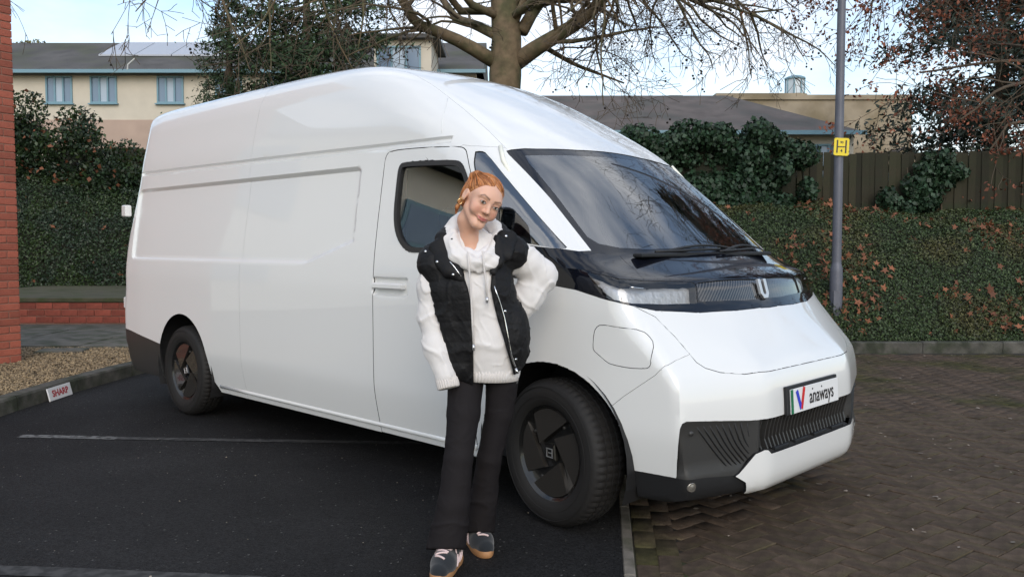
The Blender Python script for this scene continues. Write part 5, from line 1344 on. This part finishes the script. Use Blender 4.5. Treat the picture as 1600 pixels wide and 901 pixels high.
# ---- ivy hedge beside the van
def blob_cloud(blobs, n, seed, shell=.55):
    """points spread through several ellipsoids, denser near their surface"""
    r_ = np.random.default_rng(seed); vol = np.array([b[1][0] * b[1][1] * b[1][2] for b in blobs]); cnt = (n * vol ** .75 / (vol ** .75).sum()).astype(int); out = []; nr = []
    for (c, rad), k in zip(blobs, cnt):
        d = r_.normal(size=(k, 3)); d /= np.linalg.norm(d, axis=1)[:, None]; rr = shell + (1.06 - shell) * r_.uniform(size=k) ** .5
        out.append(np.array(c) + d * np.array(rad) * rr[:, None]); nr.append(d)
    return np.vstack(out), np.vstack(nr)
rv = random.Random(21); bl = []
for i in range(80):
    x = rv.uniform(.4, 4.75); top = 3.16 + .07 * math.sin(x * 2.2) + .05 * math.sin(x * 7.1) - .34 * max(0, (x - 4.25) / .5)
    bl.append(((x, 13.7 + rv.uniform(-.25, .2), rv.uniform(1.9, top - .14) if i % 3 else top - .14), (rv.uniform(.15, .36), rv.uniform(.2, .35), rv.uniform(.12, .28))))
for i in range(26): bl.append(((rv.uniform(.5, 4.6), 13.52, rv.uniform(1.8, 2.7)), (rv.uniform(.25, .4), .22, rv.uniform(.2, .32))))
P, nr = blob_cloud(bl, 40000, 22, .4)
ih = empty('ivy_hedge', (3.0, 13.7, 1.8)); tag(ih, 'dark green ivy hedge on the bank just right of the van roof', 'hedge')
o = obj('foliage', leaf_mesh('foliage', P - np.array([3.0, 13.7, 1.8]), (.045, .10), M_ivy, nr, .9, .85, .12, 23), ih); o['kind'] = 'stuff'
mb = MB()
for i in range(9): x = -1.5 + i * .4; mb.tube([(x, .1, -.2), (x + .05, .1, .4), (x - .03, .12, 1.0)], [.03, .025, .012], 6)
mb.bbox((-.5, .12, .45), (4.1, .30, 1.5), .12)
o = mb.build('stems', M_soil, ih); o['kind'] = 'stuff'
rv = random.Random(77); bl = [((6.75 + rv.gauss(0, .28), 13.86, rv.uniform(1.9, 2.75)), (rv.uniform(.12, .25), .10, rv.uniform(.12, .25))) for i in range(16)]
P, nr = blob_cloud(bl, 2600, 78, .3); iv = empty('ivy_clump', (6.75, 13.86, 1.8)); tag(iv, 'small clump of ivy climbing the board fence on the right', 'ivy')
o = obj('foliage', leaf_mesh('foliage', P - np.array([6.75, 13.86, 1.8]), (.05, .10), M_ivy, nr, .9, .85, .12, 79), iv); o['kind'] = 'stuff'
mb = MB()
for i in range(4): mb.tube([(-.3 + .2 * i, .06, -.2), (-.25 + .17 * i, .06, .4), (-.3 + .2 * i, .06, .8)], [.014, .011, .006], 5)
o = mb.build('stems', M_twig, iv); o['kind'] = 'stuff'
# ---- shrub above the left bank
rv = random.Random(5); bl = []
for i in range(60):
    x = rv.uniform(-12.6, -8.4); top = 4.95 + (-.62) * max(0, (x + 10.6)) + .25 * math.sin(x * 3)
    bl.append(((x, 19.4 + rv.uniform(-.5, .5), rv.uniform(2.2, max(2.5, top - .3))), (rv.uniform(.3, .55), rv.uniform(.3, .5), rv.uniform(.3, .5))))
P, nr = blob_cloud(bl, 26000, 6, .25)
ls = empty('shrub', (-10.8, 19.4, 2.0)); tag(ls, 'loose dark green shrub above the hedge beside the brick building', 'shrub')
o = obj('foliage', leaf_mesh('foliage', P - np.array([-10.8, 19.4, 2.0]), (.06, .13), M_coverdk, None, seed=7), ls); o['kind'] = 'stuff'
idx = np.random.default_rng(8).integers(0, len(P), 420); o = obj('rust_leaves', leaf_mesh('rust_leaves', P[idx] * np.array([1, .99, 1]) - np.array([-10.8, 19.4, 2.0]), (.07, .15), M_brown, nr[idx], .9, .7, seed=8), ls); o['kind'] = 'stuff'
# ---- lamp post with the yellow hydrant sign
lp = empty('lamp_post', (4.23, 11.05, .3)); tag(lp, 'grey steel lamp post rising from the planted bank', 'lamp post')
M_post = mat('grey_post', (.115, .12, .145), .5, var=.12, vscale=6, metal=.2)
MB().lathe([(.080, -.3), (.080, .68), (.076, .74), (.062, .79), (.060, .82)], 20).build('base', M_post, lp, True, angle=40)
MB().lathe([(.060, .82), (.057, 2.2), (.047, 5.5), (.043, 7.0)], 18).build('column', M_post, lp, True)
MB().bbox((-.02, -.079, .30), (.08, .010, .30), .003).build('access_door', M_post, lp)
hs = empty('hydrant_sign', (4.235, 10.975, 2.60)); tag(hs, 'yellow square sign with a black letter H on the lamp post', 'sign')
M_yel = mat('sign_yellow', (.78, .60, .015), .45); SM = Matrix.Rotation(R(2.5), 4, 'Y') @ Matrix(((1, 0, 0, 0), (0, 0, -1, 0), (0, 1, 0, 0), (0, 0, 0, 1)))
mb = MB().bbox((0, 0, 0), (.195, .225, .006), .002); mb.v = [SM @ Vector(q) for q in mb.v]; mb.build('plate', M_yel, hs)
for (cx, cy, w, h) in ((-.056, .004, .018, .165), (.056, .004, .018, .165), (0, -.0, .10, .012)):
    mb = MB().box((cx, cy, .0045), (w, h, .003)); mb.v = [SM @ Vector(q) for q in mb.v]; mb.build('letter_bar', M_ink, hs)
for tx, ty, sz in (('90', .055, .042), ('4', -.052, .060)):
    tm = text_mesh(tx, sz, M_ink, bold=.001); tm.transform(SM @ Matrix.Translation((0, ty, .0052))); obj('digits', tm, hs)
for sx in (-1, 1):
    for sy in (-1, 1):
        mb = MB().lathe([(.0005, .007), (.006, .006), (.007, .003)], 8); mb.v = [SM @ (Vector(q) + Vector((sx * .092, sy * .107, 0))) for q in mb.v]; mb.build('rivet', M_ink, hs)
MB().lathe([(.0600, 0), (.0600, .03)], 18).build('strap', M_post, hs, loc=(-.005, .075, .02))
# ---- buildings
M_cream = mat('cream_render', (.60, .54, .44), .9, var=.06, vscale=1.5); M_pink = mat('pinkish_render', (.46, .34, .27), .9, var=.08, vscale=1.2)
M_teal = mat('teal_frame', (.17, .30, .36), .5); M_pane = mat('window_pane', (.16, .22, .30), .12, spec=.8); M_curtain = mat('pale_blind', (.42, .50, .58), .8)
M_slate = mat('grey_slate', (.085, .080, .076), .85, var=.30, vscale=1.2, col2=(.060, .062, .044), c2scale=.6, bump=.5, bscale=8, detail=8)
M_slate2 = mat('brown_grey_slate', (.115, .095, .085), .9, var=.25, vscale=1.6, col2=(.075, .070, .062), c2scale=.8, bump=.5, bscale=8, detail=8)
M_tan = mat('tan_stone', (.34, .28, .20), .9, var=.16, vscale=.9, col2=(.22, .175, .11), c2scale=.5, detail=8); M_solar = mat('solar_glass', (.40, .41, .44), .22, spec=.8)
def window(parent, x, z0, z1, w, y=-.02, cols=3):
    f = MB()
    fw = .07
    f.box((x, y, z1 - fw / 2), (w, .09, fw)); f.box((x, y, z0 + fw / 2), (w, .09, fw))
    for i in range(cols + 1): f.box((x - w / 2 + fw / 2 + i * (w - fw) / cols, y + .002, (z0 + z1) / 2), (fw, .082, z1 - z0 - 2 * fw))
    o = f.build('window', M_teal, parent)
    for i in range(cols):
        cx = x - w / 2 + fw / 2 + (i + .5) * (w - fw) / cols
        MB().box((cx, y + .025, (z0 + z1) / 2), ((w - fw) / cols - fw, .012, z1 - z0 - 2 * fw)).build('pane', M_pane if i != 1 else M_curtain, o)
    MB().box((x, y - .06, z0 - .03), (w + .12, .14, .05)).build('sill', M_teal, o)
cb = empty('cream_building', (-12, 36, 0)); tag(cb, 'cream rendered building with teal windows and solar panels behind the hedge', 'building')
MB().box((-.5, 4.0, 4.25), (22, 8.0, 8.5)).build('wall', M_cream, cb)
MB().box((-.5, -.03, 5.9), (22.0, .06, 1.35)).build('lower_band', M_pink, cb)
rf = MB().add([(-11.8, -.45, 8.50), (10.8, -.45, 8.50), (10.8, 4.6, 10.85), (-11.8, 4.6, 10.85), (-11.8, 9, 8.5), (10.8, 9, 8.5), (-11.8, -.45, 8.42), (10.8, -.45, 8.42)], [(0, 1, 2, 3), (3, 2, 5, 4), (6, 7, 1, 0), (0, 3, 4), (1, 5, 2)]).build('roof', M_slate, cb)
MB().box((-.5, -.52, 8.50), (22.8, .13, .14)).build('gutter', M_teal, rf)
for i in range(4):
    x0 = -6.3 + i * 1.62; s_ = (10.85 - 8.5) / 5.05
    v = [(x0, 2.0, 8.5 + 2.45 * s_ + .10), (x0 + 1.58, 2.0, 8.5 + 2.45 * s_ + .10), (x0 + 1.58, 4.3, 8.5 + 4.75 * s_ + .10), (x0, 4.3, 8.5 + 4.75 * s_ + .10)]
    MB().add(v + [(a, b, c - .07) for a, b, c in v], [(0, 1, 2, 3), (7, 6, 5, 4), (0, 4, 5, 1), (1, 5, 6, 2), (2, 6, 7, 3), (3, 7, 4, 0)]).build('solar_panel', M_solar, rf)
for x in (-9.6, -7.02, -5.15, -2.35, .1, 2.3, 4.4): window(cb, x, 7.26, 8.40, 1.12)
MB().tube([(-3.9, -.55, 8.5), (-3.85, -.6, 8.75), (-3.55, -.62, 9.0)], .03, 6).build('vent_pipe', mat('white_pipe', (.6, .6, .58), .6), rf)
# taller stair block with a flat roof
sbk = empty('stair_block', (-4.2, 33, 0)); tag(sbk, 'small cream block with flat grey roof and wide window behind the conifer', 'building')
MB().box((0, 1.5, 4.6), (2.2, 3.0, 9.2)).build('wall', M_cream, sbk); MB().box((.05, 1.4, 9.27), (2.75, 3.5, .16)).build('roof', M_slate, sbk); window(sbk, -.15, 7.7, 8.95, 1.7, -.02, 3)
# long slate-roofed building on the right with a tan block and lantern
rb = empty('slate_roofed_building', (6, 32, 0)); tag(rb, 'long low building with brown grey slate roof behind the ivy hedge', 'building')
MB().box((.1, 4.5, 2.75), (13.4, 9.0, 5.5)).build('wall', M_cream, rb)
rf = MB().add([(-7.0, -.5, 5.5), (7.0, -.5, 5.5), (3.4, 5.5, 7.85), (-7.0, 5.5, 7.85), (7.0, 10, 5.5), (-7.0, 10, 5.5), (-7.0, -.5, 5.42), (7.0, -.5, 5.42)], [(0, 1, 2, 3), (1, 4, 2), (3, 2, 4, 5), (6, 7, 1, 0), (0, 3, 5)]).build('roof', M_slate2, rb)
MB().box((0, -.56, 5.46), (14.1, .12, .15)).build('gutter', M_teal, rf); window(rb, 5.7, 3.9, 5.1, 1.1)
tb = empty('tan_block', (14.5, 40, 0)); tag(tb, 'plain tan stone block rising behind the slate roof on the right', 'building')
MB().box((.05, 3, 4.05), (8.3, 6, 8.1)).build('wall', M_tan, tb); MB().box((.05, 3, 8.2), (8.5, 6.2, .22)).build('parapet', M_tan, tb); MB().box((-2.8, 2.4, 8.0), (4.2, 4.2, .9)).build('upper_step', M_tan, tb)
ln = empty('roof_lantern', (13.7, 41.5, 8.45)); tag(ln, 'small glazed octagonal lantern on top of the tan block', 'lantern')
MB().lathe([(.62, -.15), (.62, .12), (.50, .14)], 8).build('base', M_tan, ln)
for k in range(8):
    a = (k + .5) * math.pi / 4; MB().box((.44 * math.cos(a), .44 * math.sin(a), .50), (.06, .06, .76)).build('post', M_teal, ln)
    a2 = k * math.pi / 4 + .0; c = Vector((.405 * math.cos(a2 + 0), .405 * math.sin(a2 + 0), .50)); MB().box(c, (.008, .28, .72), Matrix.Rotation(a2, 3, 'Z')).build('pane', mat('lantern_pane', (.55, .62, .66), .2), ln)
MB().lathe([(.001, 1.06), (.30, 1.02), (.52, .92), (.52, .86), (.001, .86)], 8).build('cap', M_teal, ln)
gb = empty('gabled_annexe', (17.5, 38, 0)); tag(gb, 'low pale gabled annexe showing above the fence on the right', 'building')
MB().add([(-1.8, 0, 0), (1.8, 0, 0), (1.8, 0, 4.6), (0, 0, 5.6), (-1.8, 0, 4.6), (-1.8, 4, 0), (1.8, 4, 0), (1.8, 4, 4.6), (0, 4, 5.6), (-1.8, 4, 4.6)], [(0, 1, 2, 3, 4), (9, 8, 7, 6, 5), (0, 5, 6, 1), (1, 6, 7, 2), (4, 9, 5, 0)]).build('wall', M_tan, gb)
MB().add([(-2.0, -.2, 4.5), (0, -.2, 5.68), (0, 4.2, 5.68), (-2.0, 4.2, 4.5), (2.0, -.2, 4.5), (2.0, 4.2, 4.5)], [(0, 1, 2, 3), (1, 4, 5, 2)]).build('roof', M_slate2, gb); window(gb, -1.0, 3.5, 4.5, .9)
# pale building across the car park to the left: out of frame, mirrored in the flank of the van
pb = empty('pale_office_building', (-15.5, 4, 0), R(-30)); tag(pb, 'pale rendered office building left of the car park mirrored in the van', 'building')
MB().box((-3, 0, 2.9), (6, 17, 5.8)).build('wall', mat('pale_render', (.74, .69, .58), .9, var=.06, vscale=1), pb)
MB().add([(.5, -8.9, 5.8), (.5, 8.9, 5.8), (-3, 8.9, 7.6), (-3, -8.9, 7.6), (-6.5, -8.9, 5.8), (-6.5, 8.9, 5.8)], [(0, 1, 2, 3), (3, 2, 5, 4), (0, 3, 4), (1, 5, 2)]).build('roof', M_slate, pb)
for k in range(4):
    for zz in (1.0, 3.7):
        o = MB().box((.03, -6 + k * 4, zz + .6), (.08, 1.6, 1.3)).build('window', M_teal, pb); MB().box((.075, -6 + k * 4, zz + .6), (.01, 1.4, 1.1)).build('pane', M_pane, o)
# ---- trees
class Tree:
    def __init__(s, seed): s.r = random.Random(seed); s.limb = MB(); s.tw = MB(); s.tips = []; s.nodes = []
    def wob(s, a, b, n, amp):
        pts = []; a = Vector(a); b = Vector(b)
        off = Vector((0, 0, 0))
        for i in range(n + 1):
            t = i / n
            if 0 < i: off = off * .7 + Vector((s.r.gauss(0, amp), s.r.gauss(0, amp), s.r.gauss(0, amp)))
            pts.append(a.lerp(b, t) + off * (1 if 0 < i else 0))
        return pts
    def grow(s, p, d, L, rad, lvl, droop=0.0, maxl=4, dens=1.0):
        """one branch and its side shoots"""
        r = s.r; n = max(3, int(L / .28)) if lvl < 3 else max(3, int(L / .2)); p = Vector(p); d = Vector(d).normalized(); pts = [p.copy()]; st = L / n
        for i in range(n):
            d = (d + Vector((r.gauss(0, .16), r.gauss(0, .16), r.gauss(0, .13) - droop * (.05 + .10 * i / n)))).normalized(); p = p + d * st; pts.append(p.copy())
        rr = [max(.0055, rad * (1 - .75 * i / n)) for i in range(n + 1)]
        (s.limb if rad > .035 else s.tw).tube(pts, rr, 7 if rad > .06 else (5 if rad > .02 else 3), cap=False)
        if lvl >= maxl: s.tips.append((pts[-1], d)); return
        k = int((2.2 + L * 1.9) * dens) if lvl < maxl - 1 else int((1.5 + L * 3.0) * dens)
        for j in range(k):
            t = r.uniform(.18, 1.0) ** .8; i = min(n - 1, int(t * n)); q = pts[i].lerp(pts[i + 1], t * n - i)
            dd = (pts[i + 1] - pts[i]).normalized(); side = dd.cross(Vector((r.gauss(0, 1), r.gauss(0, 1), r.gauss(0, 1)))).normalized()
            nd = (dd * r.uniform(.35, 1.0) + side * r.uniform(.5, 1.0) + Vector((0, 0, .10 if lvl < 2 else -.10))).normalized()
            s.grow(q, nd, L * r.uniform(.32, .62), max(.006, rr[i] * r.uniform(.38, .6)), lvl + 1, droop * 1.15 + .05, maxl, dens)
        s.tips.append((pts[-1], d))
pt = empty('plane_tree', (-.15, 19, 1.0)); tag(pt, 'large bare plane tree with mottled trunk rising behind the van', 'tree')
T = Tree(8); base = Vector((-.15, 19, 1.0))
trunk = MB().tube([Vector((0, 0, 0)), (0.02, 0, 2.0), (-.02, 0, 3.3), (.0, 0, 4.1), (.03, .05, 4.9), (-.03, .1, 6.0), (.05, .1, 8.0), (.1, .2, 10.5), (.3, .3, 13)], [.46, .38, .33, .36, .33, .30, .25, .18, .08], 18).build('trunk', M_bark, pt, True)
def rel(px, py, Y):
    cp, sp = math.cos(R(2.967)), math.sin(R(2.967)); X0 = (px - 800) / 1324.6; Y0 = (450.5 - py) / 1324.6
    t = Y / (cp + sp * Y0); return Vector((X0 * t, Y, CAM_H + (-sp + cp * Y0) * t)) - base
LIMBS = [([rel(778, 100, 19), rel(725, 68, 18.7), rel(682, 49, 18.4), rel(650, 38, 18.1), rel(632, 5, 17.8), rel(600, -40, 17.4), rel(560, -60, 17)], [.17, .14, .12, .11, .10, .085, .07]),
         ([rel(805, 98, 19), rel(842, 72, 18.8), rel(880, 50, 18.6), rel(915, 28, 18.4), rel(945, -5, 18.1), rel(1000, -60, 17.8)], [.20, .17, .155, .14, .12, .10]),
         ([rel(775, 55, 19), rel(740, 38, 19.4), rel(714, 30, 19.8), rel(695, 5, 20.1), rel(660, -50, 20.5)], [.12, .10, .09, .08, .06]),
         ([rel(815, 50, 19), rel(835, 15, 19.2), rel(860, -10, 19.3), rel(900, -60, 19.5)], [.15, .12, .10, .08]),
         ([rel(845, 70, 18.9), rel(870, 85, 19.3), rel(900, 102, 19.7), rel(935, 115, 20.1), rel(975, 130, 20.4)], [.06, .055, .045, .035, .02])]
for pts, rad in LIMBS:
    P = chaik(np.array(pts), 1, False); rr = np.interp(np.linspace(0, 1, len(P)), np.linspace(0, 1, len(rad)), rad)
    T.limb.tube(P.tolist(), rr.tolist(), 9)
    for j in range(7):
        i = T.r.randrange(1, len(P) - 1); d = Vector(P[i + 1]) - Vector(P[i]); d.normalize()
        nd = (d * .6 + Vector((T.r.gauss(0, .8), T.r.gauss(-.25, .7), T.r.gauss(.15, .5)))).normalized()
        T.grow(P[i], nd, T.r.uniform(1.6, 3.0), rr[i] * .36, 1, .35, 4, .62)
# long high limbs whose drooping shoots hang into the top of the view
for (tx, ty, tz, L) in ((-11.5, -3.5, 6.9, 0), (-9.0, -5.5, 6.0, 0), (-6.2, -3.0, 6.4, 0), (-4.2, -5.0, 6.0, 0), (3.6, -4.6, 6.2, 0), (5.6, -3.2, 6.4, 0), (8.0, -2.0, 6.8, 0), (2.2, -2.0, 6.2, 0), (4.6, .5, 6.4, 0), (6.8, 1.5, 6.6, 0)):
    a = Vector((0, .1, 4.9 + abs(tx) * .10)); b = Vector((tx, ty, tz - .6)); P = T.wob(a, b, 9, .16)
    for i in range(len(P)): P[i].z += .8 * math.sin(i / (len(P) - 1) * math.pi)
    T.limb.tube(P, [.095 * (1 - .78 * i / 9) for i in range(10)], 7)
    for j in range(11):
        i = T.r.randrange(2, 9); d = (P[i + 1] - P[i]).normalized() if i < 9 else (P[9] - P[8]).normalized()
        nd = (d * .8 + Vector((T.r.gauss(0, .5), T.r.gauss(0, .6), -T.r.uniform(.25, 1.0)))).normalized()
        T.grow(P[i], nd, T.r.uniform(1.5, 2.8), .04, 1, .26, 4, .74)
T.limb.build('limbs', M_bark, pt, True); o = T.tw.build('twigs', M_twig, pt); o['kind'] = 'stuff'
print('plane twigs', len(T.tw.f), len(T.tips))
# hanging seed balls
M_ball = mat('seed_ball', (.020, .015, .012), .9); pts = [p for p, d in T.tips]; T.r.shuffle(pts); ico = MB().lathe([(.001, -.022), (.017, -.014), (.022, 0), (.017, .014), (.001, .022)], 6); iv = np.array(ico.v); F4 = np.array(ico.f); VV = []
for p in pts[:330]:
    for k in range(T.r.choice((1, 2, 2, 3))): VV.append(iv * T.r.uniform(.9, 1.35) + np.array([p.x + T.r.gauss(0, .04), p.y + T.r.gauss(0, .04), p.z - .05 - .07 * k]))
o = obj('seed_balls', fast_mesh('seed_balls', np.vstack(VV), (np.arange(len(VV))[:, None, None] * len(iv) + F4[None]).reshape(-1, 4), M_ball), pt); o['kind'] = 'stuff'
# dark conifers: drooping sprays on tiers of boughs
def conifer(name, label, loc, H, Rb, n_b, n_l, m, size, seed, trunk_r=.22, tier0=.12, pw=.8):
    t = empty(name, loc); tag(t, label, 'tree'); r_ = random.Random(seed); rs_ = np.random.default_rng(seed)
    MB().tube([(0, 0, 0), (.05, 0, H * .5), (0, .05, H)], [trunk_r, trunk_r * .7, .03], 10).build('trunk', M_twig, t, True)
    bo = MB(); P = []; Nn_ = []
    for i in range(n_b):
        f_ = tier0 + (1 - tier0) * (i + r_.random()) / n_b; z = H * f_; L = Rb * (1 - f_) ** pw * r_.uniform(.65, 1.15) + .15; a = r_.uniform(0, 6.283)
        d = Vector((math.cos(a), math.sin(a), r_.uniform(-.05, .30))); pts = [Vector((0, 0, z)) + d * L * q - Vector((0, 0, .22 * L * q * q)) for q in (0, .35, .7, 1)]
        bo.tube(pts, [.035, .025, .015, .006], 4, cap=False)
        k = int(n_l / n_b * (.3 + L / Rb)); q = rs_.uniform(.18, 1.04, k) ** .7
        c = np.array([(Vector((0, 0, z)) + d * L * x - Vector((0, 0, .22 * L * x * x)))[:] for x in q])
        w = (.10 + .16 * L * (1 - np.abs(q - .6)))[:, None]
        c = c + rs_.normal(size=(k, 3)) * w * np.array([1, 1, .45]) + np.array([0, 0, -.05]) ; P.append(c); Nn_.append(np.tile([d.x * .4, d.y * .4, .7], (k, 1)))
    o = bo.build('boughs', M_twig, t); o['kind'] = 'stuff'
    o = obj('crown', leaf_mesh('crown', np.vstack(P), size, m, np.vstack(Nn_), .9, .32, .05, seed), t); o['kind'] = 'stuff'; return t
M_con = mat('conifer_green', (.028, .056, .018), .7, island=.6); M_con2 = mat('cedar_green', (.022, .036, .024), .7, island=.5); M_yel2 = mat('autumn_yellow_leaf', (.12, .11, .02), .7, island=.5)
conifer('conifer', 'broad dark green conifer behind the rear half of the van', (-6.0, 25, .5), 11.0, 3.6, 150, 60000, M_con, (.10, .24), 31, pw=.55)
conifer('conifer', 'smaller ragged conifer between the large conifer and the cream building', (-8.6, 26, .5), 8.6, 1.6, 70, 16000, M_con, (.08, .18), 32, pw=.7)
conifer('cedar', 'tall dark cedar above the fence at the right edge', (13.4, 23.5, .5), 15, 3.3, 150, 60000, M_con2, (.12, .28), 33, pw=.5)
# beech with clinging brown leaves, trunk out of frame on the right
bt = empty('beech_tree', (11.2, 15.2, 1.0)); tag(bt, 'beech with clinging russet leaves hanging in front of the cedar', 'tree')
B = Tree(17); MB().tube([(0, 0, 0), (.05, 0, 2), (0, .1, 5), (.2, .1, 9)], [.28, .23, .17, .06], 12).build('trunk', M_bark, bt, True)
for (z, dx, dy, L) in ((2.2, -1, .1, 3.4), (2.9, -1, -.1, 4.2), (3.5, -1, .25, 4.4), (4.1, -1, -.15, 4.4), (4.6, -1, .35, 4.0), (5.2, -1, -.3, 4.2), (5.6, -.9, .2, 4.2), (6.1, -1, -.6, 4.6), (6.6, -.9, -.9, 5.0), (7.2, -.8, -1.0, 5.2), (7.4, -1.0, -.5, 5.0), (6.9, -.4, -1.0, 4.6), (3.2, -.9, .7, 3.6), (7.6, -.8, -.8, 5.5), (7.9, -.9, -.6, 5.5), (7.1, -.7, -.7, 5.6), (8.2, -.8, -.9, 5.6), (6.8, -.8, -.55, 5.2)):
    B.grow((0, 0, z), (dx, dy, .16), L, .06, 1, .28, 4, .62)
B.limb.build('limbs', M_twig, bt, True); o = B.tw.build('twigs', M_twig, bt); o['kind'] = 'stuff'
tp = np.array([p[:] for p, d in B.tips]); rs = np.random.default_rng(2); tp = tp[tp[:, 2] < 6.3]; idx = rs.integers(0, len(tp), 7000)
P = tp[idx] + rs.normal(size=(7000, 3)) * np.array([.09, .09, .08]); o = obj('russet_leaves', leaf_mesh('russet_leaves', P, (.05, .105), mat('russet_leaf', (.19, .060, .030), .75, island=.5), None, seed=9), bt); o['kind'] = 'stuff'
print('beech', len(B.tw.f), len(B.tips))
# far tree over the cream roof
ft = empty('far_tree', (-35.2, 60, 8)); tag(ft, 'small yellow green treetop showing over the roof at far left', 'tree')
MB().tube([(0, 0, -7), (0, 0, 4.5)], [.3, .1], 8).build('trunk', M_twig, ft, True)
rv = random.Random(3); P, nr = blob_cloud([((rv.uniform(-1.2, 2.0), rv.uniform(-1, 1), rv.uniform(3.2, 7.2)), (.7, .7, .6)) for i in range(26)], 5000, 4, .3)
o = obj('crown', leaf_mesh('crown', P, (.15, .3), M_yel2, None, seed=5), ft); o['kind'] = 'stuff'
